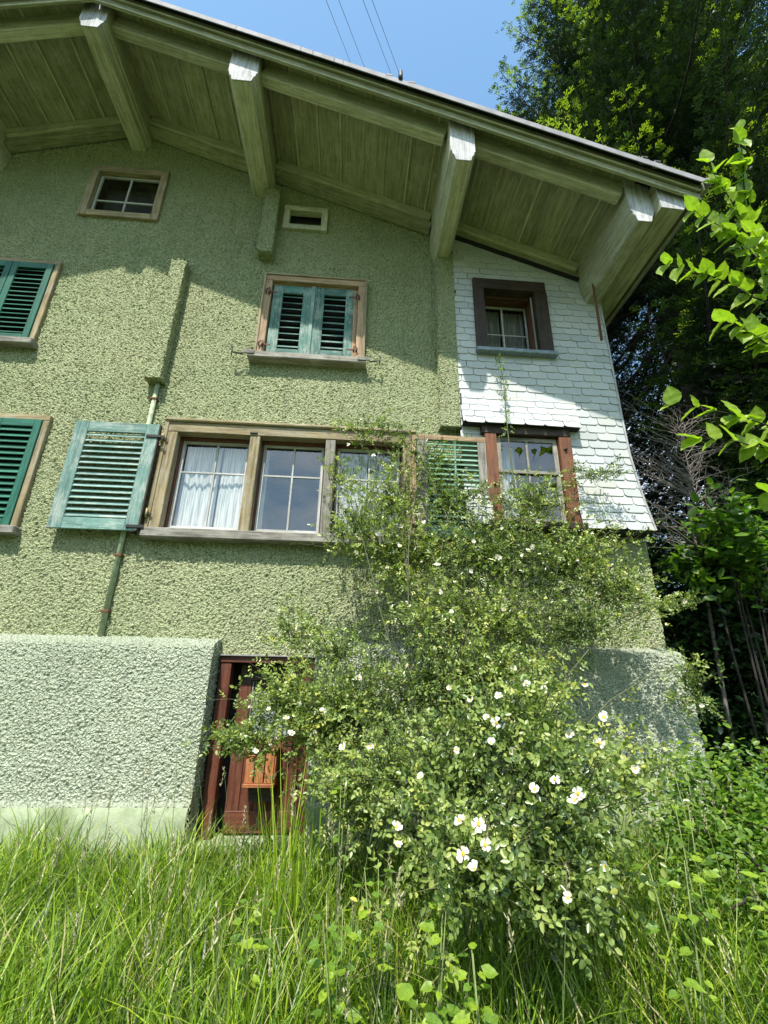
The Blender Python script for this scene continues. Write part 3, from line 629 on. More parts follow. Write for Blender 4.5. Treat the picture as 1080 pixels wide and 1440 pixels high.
box('stile', -1.13, -1.005, y+.005, y+.04, 1.42, 1.62, wood('dark', 'z'), d, .004)
for a in (-1.005, -.870, -.735): box('door_board', a+.001, a+.134, y+.012, y+.034, .12, .78, wood('doorred', 'z'), d, .004)
box('kick_board', -1.125, -.48, y-.012, y-.001, .12, .30, wood('doorred', 'x'), d, .004)
mobj('pane', [(-1.0, y+.02, .925), (-.605, y+.02, .925), (-.605, y+.02, 1.455), (-1.0, y+.02, 1.455)], [(0, 1, 2, 3)], M_GL2, d)
curtain(d, -1.0, -.605, .93, 1.36, y+.06, 8, .01, M_LACE, 2); tube('pane_lead', [(-.99, y+.005, .93), (-.99, y+.005, 1.45)], .006, M_ZINC, d)
box('door_core', -1.31, -.36, 5.2, 5.22, 0, 1.7, M_BLK, d, 0)
tube('door_handle', [(-.54, y, .86), (-.54, y-.05, .86), (-.62, y-.055, .86)], .010, M_IRON, d)
mb = thing('letter_shelf', 'orange wooden letter box with slatted front and ledge fixed on the red brown cellar door', 'letter box', (-.80, 5.09, .56))
box('ledge', -.945, -.655, 4.85, 5.075, .535, .565, wood('orange', 'x'), mb, .004)
for a in (-.935, -.845, -.755): box('front_board', a, a+.08, 4.88, 4.895, .567, .82+random.uniform(-.03, .03), wood('orange', 'z'), mb, .003)
box('side_board', -.940, -.925, 4.897, 5.075, .567, .80, wood('orange', 'z'), mb); box('side_board', -.675, -.66, 4.897, 5.075, .567, .80, wood('orange', 'z'), mb)
box('ledge_shadow', -.89, -.665, 4.93, 5.075, .41, .533, wood('dark', 'x'), mb, .004); box('lid', -.95, -.65, 4.87, 5.075, .842, .86, wood('redbrown', 'x'), mb, .003, Euler((math.radians(8), 0, 0)))  # dark block below the ledge takes the place of its cast shadow

# ------------------------------------------------------------------ small things on the house
tube_o = tube('iron_rod', [(3.21, 4.62, 7.0), (3.20, 4.62, 6.55), (3.17, 4.61, 5.78)], .018, M_RUST); tag(tube_o, 'rusty iron rod hanging from the roof beam nearest the eave corner', 'rod')
o = tube('iron_hook', [(1.285, 4.85, 4.98), (1.29, 4.84, 4.72), (1.30, 4.83, 4.66)], [.012, .010, .014], M_IRON); tag(o, 'thin black iron hook beside the pilaster above the green shutter', 'hook')
vent = thing('roof_fitting', 'small black upright pin with two white clamps on the roof edge against the sky', 'roof fitting', (.32, 3.45, 8.72))
Z = lambda x: soff(x, 8.56)
tube('pin', [(.33, 3.345, Z(.33)-.01), (.33, 3.345, Z(.33)+.17)], [.03, .026], M_IRON, vent, 8)
for x in (.19, .47): box('clamp', x-.04, x+.04, 3.335, 3.39, Z(x)-.0, Z(x)+.035, M_ZINC, vent)
vent = thing('snow_guard', 'two pale metal snow guard clips on the roof edge in front of the spruce', 'snow guard', (3.35, 3.4, 7.45))
for x in (3.27, 3.42):
    box('clip', x-.05, x+.05, 3.34, 3.40, Z(x), Z(x)+.012, M_ZINC, vent); box('clip', x-.045, x-.03, 3.34, 3.40, Z(x)+.012, Z(x)+.05, M_ZINC, vent); box('clip', x-.045, x+.04, 3.34, 3.40, Z(x)+.05, Z(x)+.06, M_ZINC, vent)
WL = ['leftmost', 'second from left', 'third from left', 'rightmost']
for i, (a, b) in enumerate((((-.5, 6.5, 15.2), (-1.08, 3, 10.81)), ((-.17, 6.5, 15.11), (-.91, 3, 10.85)), ((.48, 6.5, 14.91), (-.59, 3, 10.93)), ((.71, 6.5, 14.81), (-.46, 3, 10.97)))):
    a, b = Vector(a), Vector(b); d_ = a-b
    tag(tube('overhead_wire', [a+d_*.35, b-d_*.3], .0045, M_IRON, None, 5), '%s of the four thin wires crossing the blue sky above the roof' % WL[i], 'wire', 'overhead wires')

# ------------------------------------------------------------------ scattered leaf meshes
def unit(a): return a/np.maximum(np.linalg.norm(a, axis=-1, keepdims=True), 1e-9)
def scatter(name, tplv, tplf, pos, ax, nrm, ls, ws, hs, tint, mat, parent=None, tf=None):
    """one mesh of many small shapes: template (u along ax, v across, w along the normal)"""
    ax = unit(ax); side = unit(np.cross(nrm, ax)); nn = np.cross(ax, side); tv = np.array(tplv, float); N = len(pos)
    P = (pos[:, None, :] + ax[:, None, :]*(tv[None, :, 0:1]*ls[:, None, None]) + side[:, None, :]*(tv[None, :, 1:2]*ws[:, None, None]) + nn[:, None, :]*(tv[None, :, 2:3]*hs[:, None, None])).reshape(-1, 3)
    f = np.array(tplf); q = (f[None]+(np.arange(N)*len(tv))[:, None, None]).reshape(-1, f.shape[1])
    tt = np.repeat(tint, len(f))
    if tf is not None: tt = tt + np.tile(np.array(tf), N)
    return npmesh(name, P, q, mat, parent, None, False, tt, origin=tuple(PW[parent]) if parent is not None else None)
LEAF_V = [(0, 0, 0), (.3, .46, .12), (.72, .36, .10), (1, 0, -.05), (.72, -.36, .10), (.3, -.46, .12)]; LEAF_F = [(0, 3, 2, 1), (0, 5, 4, 3)]
def rand_unit(n): return unit(rng.normal(size=(n, 3)))

# ------------------------------------------------------------------ rose bush
M_ROSE = leafmat('rose_leaf', [(0, (.03, .055, .018)), (.32, (.125, .185, .045)), (.62, (.26, .33, .085)), (.85, (.36, .40, .11)), (1, (.48, .47, .10))], .34, .30)
M_CANE = plain('rose_cane', (.075, .085, .03), .7, 0, 30); M_PET = leafmat('rose_petal', [(0, (.74, .75, .70)), (.8, (.78, .76, .66)), (1, (.66, .56, .40))], .3, .7, (1, 1, 1), .2); M_STAM = plain('rose_stamens', (.75, .42, .03), .8, 0, 200, .4)
rose = thing('rose_bush', 'large wild rose bush with white yellow-centred flowers climbing the wall beside the cellar door', 'rose bush', (.7, 3.6, 0))
LOBES = [(-0.80,4.05,1.03,0.31,0.16,0.70), (-0.47,4.10,1.32,0.41,0.31,1.00), (0.06,4.00,1.25,0.49,0.50,1.20), (-0.53,4.50,1.87,0.30,0.30,0.25), (0.77,4.00,1.48,0.61,0.56,1.20), (0.30,3.40,0.90,0.41,0.37,1.00), (0.67,2.90,0.92,0.41,0.41,1.20), (1.06,2.90,1.18,0.41,0.34,1.00), (1.07,2.50,0.94,0.33,0.30,1.10), (0.60,2.40,0.77,0.36,0.24,1.10), (0.92,2.30,0.72,0.24,0.17,0.90), (0.00,4.40,2.93,0.40,0.48,0.50), (0.52,4.40,2.65,0.73,0.50,0.90), (1.37,4.30,2.72,0.85,0.50,1.00), (2.16,4.30,2.61,0.71,0.46,1.00), (2.61,4.25,2.36,0.40,0.33,0.70), (1.33,4.10,2.03,0.80,0.39,1.00), (2.18,4.20,2.00,0.52,0.27,0.50), (1.08,4.50,3.37,0.48,0.39,0.40), (1.94,4.55,3.43,0.54,0.35,0.50), (2.80,4.60,3.78,0.35,0.13,0.08), (0.12,4.65,4.22,0.52,0.15,0.16), (-0.22,4.60,3.61,0.24,0.36,0.10), (1.23,3.90,1.57,0.58,0.32,1.00), (0.71,4.30,2.17,0.41,0.31,0.35), (1.55,2.70,1.06,0.24,0.16,0.35), (0.46,4.60,3.82,0.49,0.47,0.12), (2.99,4.20,2.22,0.16,0.10,0.05), (0.83,4.60,3.93,0.33,0.38,0.10), (-0.02,3.50,0.84,0.19,0.19,0.40), (-.15,4.0,1.15,.35,.38,.8), (.15,3.7,.7,.3,.35,.6), (-.1,4.3,1.75,.35,.25,.4), (.35,4.5,3.3,.4,.35,.5), (3.0,4.0,1.5,.2,.3,.25)]
roots = [(.55, 3.7, 0), (.75, 3.6, 0), (.95, 3.75, 0), (.65, 3.45, 0), (.35, 3.8, 0)]
twigs = []; sp_pos = []; sp_dir = []; sp_big = []
def arc(a, b, sag, n=9, side=0):
    a, b = Vector(a), Vector(b); h = Vector((side, 0, sag)); return [a.lerp(b, t)+h*math.sin(math.pi*t)+Vector((random.uniform(-1, 1), random.uniform(-1, 1), random.uniform(-1, 1)))*.012 for t in [k/(n-1) for k in range(n)]]
main = []
for li, (x, y_, z_, rx, rz, wgt) in enumerate(LOBES):
    c_ = Vector((x, y_, z_)); ry = min(.38, .22+.35*rx) if y_ < 4.35 else .20
    r_ = Vector(random.choice(roots)); cane = arc(r_, c_+Vector((0, 0, rz*.4)), .35+.15*random.random(), 12, random.uniform(-.2, .2))
    if li % 2 == 0: main.append((cane, [.009-.006*k/11 for k in range(12)]))
    ntw = int(8 + (300 if z_ > 1.7 else 320)*wgt*(rx*rz)**.5)
    for k in range(ntw):
        dv = Vector(rand_unit(1)[0]); rad = random.random()**.5*(1.15 if random.random() < .8 else 1.4)
        e = c_ + Vector((dv.x*rx*rad, dv.y*ry*rad, dv.z*rz*rad))
        e.y = min(e.y, 4.80 if e.z > 1.9 else 4.6)
        s0 = c_ + (e-c_)*random.uniform(.1, .5) + Vector((random.uniform(-.08, .08), .05, -.06))
        tw = arc(s0, e + (e-c_)*.18 + Vector((random.uniform(-.05, .05), -random.random()*.05, random.uniform(-.02, .06))), random.uniform(0, .05), 5)
        twigs.append((tw, [.0035, .003, .0025, .002, .0012]))
        m = 7
        for q in range(m):
            t_ = (q+random.random())/m; i0 = min(3, int(t_*4)); p = tw[i0].lerp(tw[i0+1], t_*4-i0)
            sp_pos.append(p); sp_dir.append((tw[i0+1]-tw[i0]).normalized()*.5+Vector(rand_unit(1)[0])*.8); sp_big.append(1.1 if y_ < 3.2 else 1.0)
# bare long shoots reaching past the foliage
shoots = [[(1.75, 4.5, 3.5), (1.78, 4.62, 4.3), (1.82, 4.72, 5.0), (1.80, 4.74, 5.48)], [(1.1, 4.3, 2.6), (.8, 4.5, 3.6), (.45, 4.62, 4.3), (-.25, 4.65, 4.28)], [(.9, 4.1, 1.2), (1.3, 4.3, 2.2), (.75, 4.55, 3.6), (.5, 4.6, 4.15)], [(.75, 3.6, .1), (1.0, 3.9, 1.5), (.55, 4.3, 2.4), (.2, 4.45, 3.1)],
          [(1.2, 4.2, 1.9), (1.75, 4.4, 2.9), (2.5, 4.6, 3.7), (3.0, 4.62, 3.82)], [(.95, 3.7, .2), (1.9, 3.95, 1.6), (2.9, 4.15, 2.2), (3.25, 4.1, 2.25)], [(1.0, 3.7, .3), (1.05, 3.5, 1.2), (.85, 3.9, 2.2), (.66, 4.3, 2.9)]]
for si, s_ in enumerate(shoots):
    P_ = [Vector(p) for p in s_]; pts = []
    for i in range(3):
        for k in range(6):
            t_ = k/6; a = P_[max(i-1, 0)]; b = P_[i]; c2 = P_[i+1]; d2 = P_[min(i+2, 3)]
            pts.append(.5*((2*b)+(-a+c2)*t_+(2*a-5*b+4*c2-d2)*t_**2+(-a+3*b-3*c2+d2)*t_**3))
    pts.append(P_[3]); main.append((pts, [.009-.007*k/18 for k in range(19)]))
    for k in range(6 if si in (0, 1, 4) else 10, 19):
        for _ in range(5): sp_pos.append(pts[k]+Vector(rand_unit(1)[0])*.025); sp_dir.append(Vector(rand_unit(1)[0])); sp_big.append(.9)
for pts, rr in main: tube('cane', pts, rr, M_CANE, rose, 6)
tg = multi_tube('twigs', twigs, M_CANE, rose, 3); tg['kind'] = 'stuff'
# every sprig: a pinnate leaf of five leaflets
sp_pos = np.array(sp_pos); sp_dir = unit(np.array(sp_dir)); sp_big = np.array(sp_big); N = len(sp_pos)
sunv = np.array(SUN); nr = unit(sunv*.75+rng.normal(size=(N, 3))*.6); side = unit(np.cross(nr, sp_dir)); ln = (.052+.03*rng.random(N))*sp_big
P = []; A = []; W_ = []; Lh = []; T = []; NN = []
tone = np.clip(.44+.23*rng.normal(size=N)+.12*np.sin(sp_pos[:, 0]*3+sp_pos[:, 2]*2.3), 0, .92)**.85
for t_, sg, sc_ in ((.35, 1, .72), (.35, -1, .72), (.70, 1, .85), (.70, -1, .85), (1.0, 0, 1.0)):
    P.append(sp_pos+sp_dir*(ln*t_)[:, None]); A.append(sp_dir*(.6 if sg else 1)+side*sg*.9+nr*rng.normal(size=(N, 1))*.25); Lh.append((.027+.014*rng.random(N))*sc_*sp_big); T.append(np.clip(tone+.06*rng.normal(size=N), 0, 1)); NN.append(unit(nr+rng.normal(size=(N, 3))*.3))
P = np.concatenate(P); A = np.concatenate(A); Lh = np.concatenate(Lh); T = np.concatenate(T); NN = np.concatenate(NN)
fo = scatter('foliage', LEAF_V, LEAF_F, P, A, NN, Lh, Lh*.62, Lh*.7, T, M_ROSE, rose); fo['kind'] = 'stuff'
print('rose leaflets', len(P))
# flowers
FL = [(0.32,4.20,2.50),(0.44,4.20,2.71),(1.11,4.10,2.47),(1.38,4.10,2.61),(1.62,4.10,2.63),(1.85,4.20,3.03),(1.72,4.10,2.72),(0.81,4.10,2.26),(0.95,4.10,2.35),(0.01,4.20,2.63),(0.69,4.30,3.00),(1.17,4.20,2.78),(0.76,3.60,1.44),(1.19,3.40,1.59),(1.09,2.90,1.49),(1.16,2.80,1.46),(0.95,3.00,1.41),(0.79,3.10,1.38),(0.80,2.80,1.30),(0.84,2.75,1.28),(0.76,2.60,1.19),(0.86,2.60,1.15),(1.19,2.60,1.24),(1.34,2.50,1.33),(1.30,2.50,1.21),(1.46,2.90,1.49),(1.33,2.50,1.10),(1.41,2.40,1.11),(0.96,2.30,1.08),(1.00,2.20,1.02),(0.88,2.35,1.03),(0.51,2.30,0.92),(0.58,2.25,0.92),(0.59,2.20,0.86),(0.50,2.20,0.83),(0.53,2.15,0.79),(0.84,2.00,0.75),(1.07,2.15,0.80),(0.43,2.90,0.98),(0.27,2.70,0.79),(0.27,2.60,0.74),(0.64,2.90,1.12),(-0.19,3.80,1.26),(-0.62,3.90,1.26),(-0.78,4.00,1.27),(0.02,4.55,4.32),(-0.12,4.50,3.96),(0.17,4.50,3.84),(-0.47,4.00,1.51)]
def petal_mesh(v):
    V = [(0, 0, 0)]; rows = [(.25, .16, .03), (.55, .34, .07), (.8, .42, .10), (.97, .30, .12+.06*v), (.92, 0, .08)]
    V = [(0, -.05, 0), (0, .05, 0)]
    for u_, w_, h_ in rows[:4]: V += [(u_, -w_, h_), (u_, 0, h_-.05+.02*v), (u_, w_, h_)]
    V += [(.92, 0, .07)]
    Fc = [(0, 1, 3), (0, 3, 2), (1, 4, 3)]
    for k in range(3):
        a = 2+3*k; Fc += [(a, a+1, a+4, a+3), (a+1, a+2, a+5, a+4)]
    V = [(x*.030, y*.030, z*.030) for x, y, z in V]
    me = mesh_from('petal', V, Fc, M_PET, True); at = me.attributes.new('tint', 'FLOAT', 'FACE'); at.data.foreach_set('value', [random.random()]*len(me.polygons)); return me
PM = [petal_mesh(v) for v in (0, 1, -.6)]
def stam():
    bm = bmesh.new(); bmesh.ops.create_icosphere(bm, subdivisions=1, radius=.0085); bmesh.ops.scale(bm, vec=(1, 1, .5), verts=bm.verts)
    for v in bm.verts: v.co *= random.uniform(.8, 1.25)
    me = bpy.data.meshes.new('flower_centre'); bm.to_mesh(me); bm.free(); me.materials.append(M_STAM); return me
SM = stam()
camp = Vector((0, 0, 1.5))
def flower(parent, p, scale=1.0, tilt=.8):
    p = Vector(p); toc = (camp-p).normalized(); nrm = (toc*1.0+Vector(SUN)*.7+Vector(rand_unit(1)[0])*tilt).normalized()
    p = p+toc*.17 if p.y < 4.4 else p+toc*.08
    f = empty('flower', p, parent); q = nrm.to_track_quat('Z', 'Y'); f.rotation_euler = q.to_euler(); f.scale = (scale,)*3
    a0 = random.random()*6.28; droop = random.choice((random.uniform(-.2, .4), random.uniform(.3, .95)))
    for k in range(5):
        if random.random() < .05: continue
        o = bpy.data.objects.new('petal', random.choice(PM)); scene.collection.objects.link(o); o.parent = f
        o.rotation_euler = Euler((random.uniform(-.15, .15), -droop+random.uniform(-.15, .15), a0+k*1.2566+random.uniform(-.2, .2)), 'XYZ'); s_ = random.uniform(.75, 1.15); o.scale = (s_,)*3
    o = bpy.data.objects.new('flower_centre', SM); scene.collection.objects.link(o); o.parent = f; o.location = (0, 0, .004)
for p in FL: flower(rose, p, random.uniform(.7, 1.1))
extra = [i for i in rng.permutation(len(sp_pos))[:700]]
n_ex = 0
for i in extra:
    p = sp_pos[i]
    if n_ex < 62 and p[1] < 4.5 and p[2] > .9 and rng.random() < .5: flower(rose, p, random.uniform(.6, 1.0)); n_ex += 1

# ------------------------------------------------------------------ meadow grass
M_GR = leafmat('grass_blade', [(0, (.022, .05, .006)), (.3, (.085, .16, .013)), (.65, (.22, .34, .022)), (.93, (.40, .49, .045)), (1, (.55, .47, .25))], .42, .42)
def grass(name, n, xr, yr, hr, wr, fn=None, lean=.35, label=None):
    x = rng.uniform(*xr, n); y_ = rng.uniform(yr[0]**.7, yr[1]**.7, n)**(1/.7)
    ok = ~((y_ > 4.6) & (x < 3.55) & (x > -7)); x, y_ = x[ok], y_[ok]; n = len(x)
    cl = .5+.5*np.sin(x*5.3+1.7*np.sin(y_*4))*np.cos(y_*4.1+x)
    h = rng.uniform(*hr, n)*(.65+.5*cl)
    if fn is not None: h *= fn(x, y_)
    pos = np.stack([x, y_, np.full(n, -.02)], 1); ld = rng.normal(size=(n, 2)); a = np.stack([ld[:, 0]*lean*.5, ld[:, 1]*lean*.5, np.ones(n)], 1)
    nrm = np.stack([rng.normal(size=n), rng.normal(size=n), np.zeros(n)], 1)
    tv = []; ts = (0, .3, .58, .82, 1.0); ww = (.5, .5, .42, .26, .02)
    for t_, w_ in zip(ts, ww):
        for sg in (-1, 1): tv.append((t_*(1-.12*t_*t_), sg*w_, t_**2.2))
    tf = [(2*k, 2*k+1, 2*k+3, 2*k+2) for k in range(4)]
    bend = h*rng.uniform(.05, 1.0, n)
    tint = np.clip(.45+.24*rng.normal(size=n)+.2*(cl-.5), 0, .93); dry = rng.random(n) < .07; tint[dry] = 1
    g = scatter(name, tv, tf, pos, a, nrm, h, rng.uniform(*wr, n), bend, tint, M_GR)
    return tag(g, label, 'grass', kind='stuff')
hf = lambda x, y_: np.where(y_ < 2.2, .75, 1)*(.85+.25*np.clip(x-1.2, 0, 1.2))
grass('tall_grass', 62000, (-4.6, 4.9), (1.15, 4.95), (.22, .62), (.003, .012), hf, .5, 'long uncut green grass filling the foreground up to the house')
grass('tall_grass', 8000, (-11, 14), (4.6, 12), (.3, .7), (.008, .016), None, .5, 'rough grass beside and beyond the house')
def near(x, y_): return np.exp(-((x+.08)**2+(y_-3.15)**2)/.02)*1.0
tf_x = rng.normal(-.33, .07, 70); tf_y = rng.normal(3.35, .07, 70)
pos = np.stack([tf_x, tf_y, np.zeros(70)], 1)
tv = []
for t_, w_ in zip((0, .3, .58, .82, 1.0), (.5, .5, .42, .26, .02)):
    for sg in (-1, 1): tv.append((t_, sg*w_, t_**2.5))
tfc = [(2*k, 2*k+1, 2*k+3, 2*k+2) for k in range(4)]
g = scatter('tall_grass_tuft', tv, tfc, pos, np.stack([rng.normal(0, .13, 70), rng.normal(0, .13, 70), np.ones(70)], 1), np.stack([rng.normal(size=70), rng.normal(size=70), np.zeros(70)], 1), rng.uniform(.45, 1.12, 70), rng.uniform(.006, .01, 70), rng.uniform(.02, .2, 70), rng.uniform(.4, .9, 70), M_GR)
tag(g, 'upright tuft of very tall grass stems in front of the cellar door', 'grass', kind='stuff')
# seed heads
M_SEED = leafmat('seed_head', [(0, (.30, .27, .15)), (1, (.46, .42, .27))], .25, .8, (1.1, 1.1, .8))
hx = []; st = []
for k in range(130):
    x, y_ = random.uniform(-2.8, 2.8), random.uniform(1.7, 4.2); h = random.uniform(.55, .95)
    top = Vector((x+random.uniform(-.12, .12), y_+random.uniform(-.12, .12), h)); st.append(([Vector((x, y_, 0)), Vector((x, y_, h*.5)), top], [.0022, .002, .0015]))
    for q in range(26):
        t_ = q/26; hx.append((top.x+random.uniform(-.007, .007), top.y+random.uniform(-.007, .007), top.z-.11*(1-t_)+.02))
hx = np.array(hx); n = len(hx)
g = scatter('grass_seed_heads', LEAF_V, LEAF_F, hx, np.stack([rng.normal(0, .5, n), rng.normal(0, .5, n), np.ones(n)], 1), rand_unit(n), rng.uniform(.012, .022, n), rng.uniform(.004, .007, n), np.full(n, .004), rng.random(n), M_SEED)
tag(g, 'pale feathery seed heads scattered through the long grass', 'grass', kind='stuff')
tag(multi_tube('grass_stems', st, plain('grass_stem', (.16, .2, .06), .7), None, 3), 'thin upright seed stalks standing in the long grass', 'grass', kind='stuff')

# ------------------------------------------------------------------ broad-leaved plants
M_BL = leafmat('broad_leaf', [(0, (.04, .10, .012)), (.5, (.11, .22, .02)), (1, (.30, .42, .03))], .45, .45, veins=True)
def big_leaf(nm, ridges=4, mat=None, tv=.6, k=1.0, notch=.12):
    V = []; Fc = []; nu, nv = 11, 4
    for i in range(nu):
        t_ = i/(nu-1); w_ = k*(math.sin(math.pi*min(1, (t_*.9+.1))**.75))*.36*(1+.02*(-1)**i); w_ = max(.005, w_ if i < nu-1 else .0)
        for j in range(-nv//2, nv//2+1):
            s_ = j/(nv/2); V.append((t_+(.0 if i else -notch*abs(s_)), s_*w_, .10*abs(s_)*(1-.5*t_)-.14*t_*t_+.018*math.sin(t_*18)*abs(s_)))
    m = nv+1
    for i in range(nu-1):
        for j in range(nv): Fc.append((i*m+j, i*m+j+1, (i+1)*m+j+1, (i+1)*m+j))
    me = mesh_from(nm, V, Fc, mat or M_BL, True); at = me.attributes.new('tint', 'FLOAT', 'FACE'); at.data.foreach_set('value', [min(1, max(0, tv+random.uniform(-.08, .08))) for _ in me.polygons]); return me
BL = [big_leaf('leaf', tv=v, k=kk) for v, kk in ((.35, 1), (.55, 1.1), (.75, 1.15), (.95, 1.0))]
def place_leaf(parent, me, p, direc, nrm, size):
    d_ = Vector(direc).normalized(); n_ = Vector(nrm); s_ = n_.cross(d_).normalized(); n_ = d_.cross(s_)
    o = bpy.data.objects.new('leaf', me); scene.collection.objects.link(o); o.parent = parent
    M = Matrix((d_, s_, n_)).transposed().to_4x4(); o.rotation_euler = M.to_euler(); o.location = Vector(p)-PW[parent]; o.scale = (size,)*3; return o
spots = [(-0.02, 3.25, .95, 'behind the rose bush edge by the door'), (0.19, 2.6, .68, 'left below the rose bush'), (0.36, 2.25, .66, 'directly under the lowest white roses'), (0.50, 1.95, .60, 'in the front centre of the long grass'), (0.22, 1.8, .55, 'nearest the viewer left of centre'), (0.02, 2.35, .58, 'between the grass and the shaded bush foot'),
         (0.62, 1.6, .50, 'at the bottom edge right of centre'), (-0.36, 2.6, .56, 'low in the grass under the cellar door'), (1.40, 2.2, .78, 'right of the rose bush'), (1.74, 2.6, .90, 'in the grass by the wall corner'), (1.75, 2.2, .74, 'at the right edge of the meadow'), (-.75, 1.9, .42, 'at the lower left in the grass'), (2.3, 3.3, 1.0, 'tall beside the right plinth')]
for i, (x, y_, h, lab) in enumerate(spots):
    pl = thing('broadleaf_plant', 'bright green broad-leaved weed '+lab, 'plant', (x, y_, 0), 'broad-leaved weeds in the grass')
    for q in range(2):
        tx, ty = x+random.uniform(-.1, .1), y_+random.uniform(-.08, .08)
        pts = [(x, y_, 0), ((x+tx)/2, (y_+ty)/2, h*.5), (tx, ty, h)]; tube('stem', pts, [.005, .004, .002], bpy.data.materials['grass_stem'], pl, 5)
        for k in range(12):
            t_ = .4+.6*(k+.5)/12; a = k*2.4+q; p = Vector((x, y_, 0)).lerp(Vector((tx, ty, h)), t_)
            dr = Vector((math.cos(a), math.sin(a), random.uniform(-.25, .25))); place_leaf(pl, random.choice(BL), p+dr*.03, dr, Vector((0, -.35, 1))+Vector(rand_unit(1)[0])*.25, random.uniform(.032, .068))

# ------------------------------------------------------------------ spruce beyond the eave
M_BARK = plain('spruce_bark', (.032, .025, .02), .95, 0, 12, .5, .01)
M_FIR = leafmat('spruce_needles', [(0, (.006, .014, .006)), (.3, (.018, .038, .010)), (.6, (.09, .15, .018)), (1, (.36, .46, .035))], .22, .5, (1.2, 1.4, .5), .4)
FV = []; FFc = []
for k, (a, l_) in enumerate([(-1.15, .5), (-.8, .7), (-.45, .85), (-.15, 1.0), (.15, 1.0), (.45, .85), (.8, .7), (1.15, .5)]):
    bx_ = .12*k/8; b = len(FV); ca, sa = math.cos(a), math.sin(a); zz = .25*(-1)**k
    FV += [(bx_-.06*sa, .06*ca-.0, 0), (bx_+.06*sa, -.06*ca, 0), (bx_+l_*ca, l_*sa, zz*l_)]; FFc.append((b, b+1, b+2))
FV6 = []; FF6 = []
for a_, l_, o_, z_ in ((0, 1, 0, .05), (.8, .5, .10, .2), (-.8, .5, .10, -.12), (.75, .42, .45, -.1), (-.75, .42, .5, .18)):      # short blunt shoots, like the fingers of a spray
    b = len(FV6); ca, sa = math.cos(a_), math.sin(a_); hw = .085
    FV6 += [(o_, 0, 0), (o_+l_*ca-hw*sa, l_*sa+hw*ca, z_), (o_+l_*ca+hw*sa, l_*sa-hw*ca, z_)]; FF6.append((b, b+1, b+2))
def spruce(name, lab, x, y_, H, rbase, z0, nwh, per, dens, tipf=1.0, clipfn=None, gap=1.0, ss=(.13, .25)):
    t_ = thing(name, lab, 'tree', (x, y_, 0))
    tube('trunk', [(x, y_, -.2), (x, y_, H*.5), (x, y_, H)], [.32, .2, .03], M_BARK, t_, 10)
    br = []; pos = []; dr = []; tn = []
    for w_i in range(nwh):
        f = w_i/(nwh-1); z_ = z0+(H-z0)*f; rad = rbase*(1-f)**.6+.25
        for k in range(per):
            a = 6.283*(k+random.random()*.8)/per+w_i*1.3; Lb = rad*random.uniform(.7, 1.12); d_ = Vector((math.cos(a), math.sin(a), 0))
            if clipfn and clipfn(x+d_.x*Lb*1.05, y_+d_.y*Lb*1.05, z_): continue
            pts = []
            for q in range(7):
                s_ = q/6; pts.append(Vector((x, y_, z_))+d_*Lb*s_+Vector((0, 0, -.42*Lb*math.sin(s_*2.0)+.30*Lb*s_**3)))
            br.append((pts, [.045*(1-.85*q/6)*(Lb/3+.3) for q in range(7)])); sd_ = Vector((-d_.y, d_.x, 0))
            lush = 1.25 if random.random() < .42 else .2
            nt_ = int(Lb*9*dens*(.95 if z_ < 9 else 1 if z_ < 22 else .2)*(.4 if d_.y > .5 else 1))
            for q in range(nt_):
                s_ = .12+.88*(q+random.random())/nt_; i0 = min(5, int(s_*6)); p0 = pts[i0].lerp(pts[i0+1], s_*6-i0); sg = 1 if q % 2 else -1
                tl = (.25+.62*Lb*.32*(1-s_)**.6)*random.uniform(.6, 1.15); td = (sd_*sg*.85+d_*.65+Vector((0, 0, random.uniform(-.35, .1)))).normalized()
                m = max(2, int(tl/(.085*gap)))
                for e in range(m):
                    u_ = (e+random.random())/m; p = p0+td*tl*u_+Vector((0, 0, -.18*tl*u_*u_))+Vector(rng.normal(0, .022, 3)); pos.append(p)
                    dr.append(td*.9+sd_*random.choice((-.5, .5, 0))+d_*.25+Vector(rng.normal(0, .22, 3))+Vector((0, 0, .28 if e % 2 else -.05))); tip = max(u_ > .72, s_ > .9)
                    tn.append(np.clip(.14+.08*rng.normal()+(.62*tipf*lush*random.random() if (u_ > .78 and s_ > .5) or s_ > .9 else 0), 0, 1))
    multi_tube('branches', [(p_, [r_*.6 for r_ in rr_]) for p_, rr_ in br], M_BARK, t_, 4)['kind'] = 'stuff'
    pos = np.array(pos); dr = np.array(dr); tn = np.array(tn); n = len(pos); ok = ~((pos[:, 0] < 4.5) & (pos[:, 2] < 10)); pos = pos[ok]; dr = dr[ok]; tn = tn[ok]; n = len(pos); sz = rng.uniform(*ss, n)
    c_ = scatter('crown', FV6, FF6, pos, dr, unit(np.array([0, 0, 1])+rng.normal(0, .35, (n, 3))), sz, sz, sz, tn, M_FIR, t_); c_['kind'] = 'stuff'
    print(name, n)
spruce('spruce_tree', 'tall dark spruce with bright new tips rising behind the right end of the roof', 8.2, 8.8, 31, 7.0, 2.5, 60, 9, 1.75, 1.6, lambda x, y_, z_: (x < 4.5 and z_ < 11.5), .80, (.12, .19))
spruce('spruce_tree', 'second dark spruce farther back on the right behind the first', 13.5, 12, 27, 6, 1.0, 40, 8, .6, .3, None, 2.2, (.3, .5))
spruce('spruce_tree', 'third dark spruce filling the gap low behind the house corner', 8.6, 17, 30, 6.5, 1.0, 44, 8, .6, .2, None, 2.4, (.35, .55))

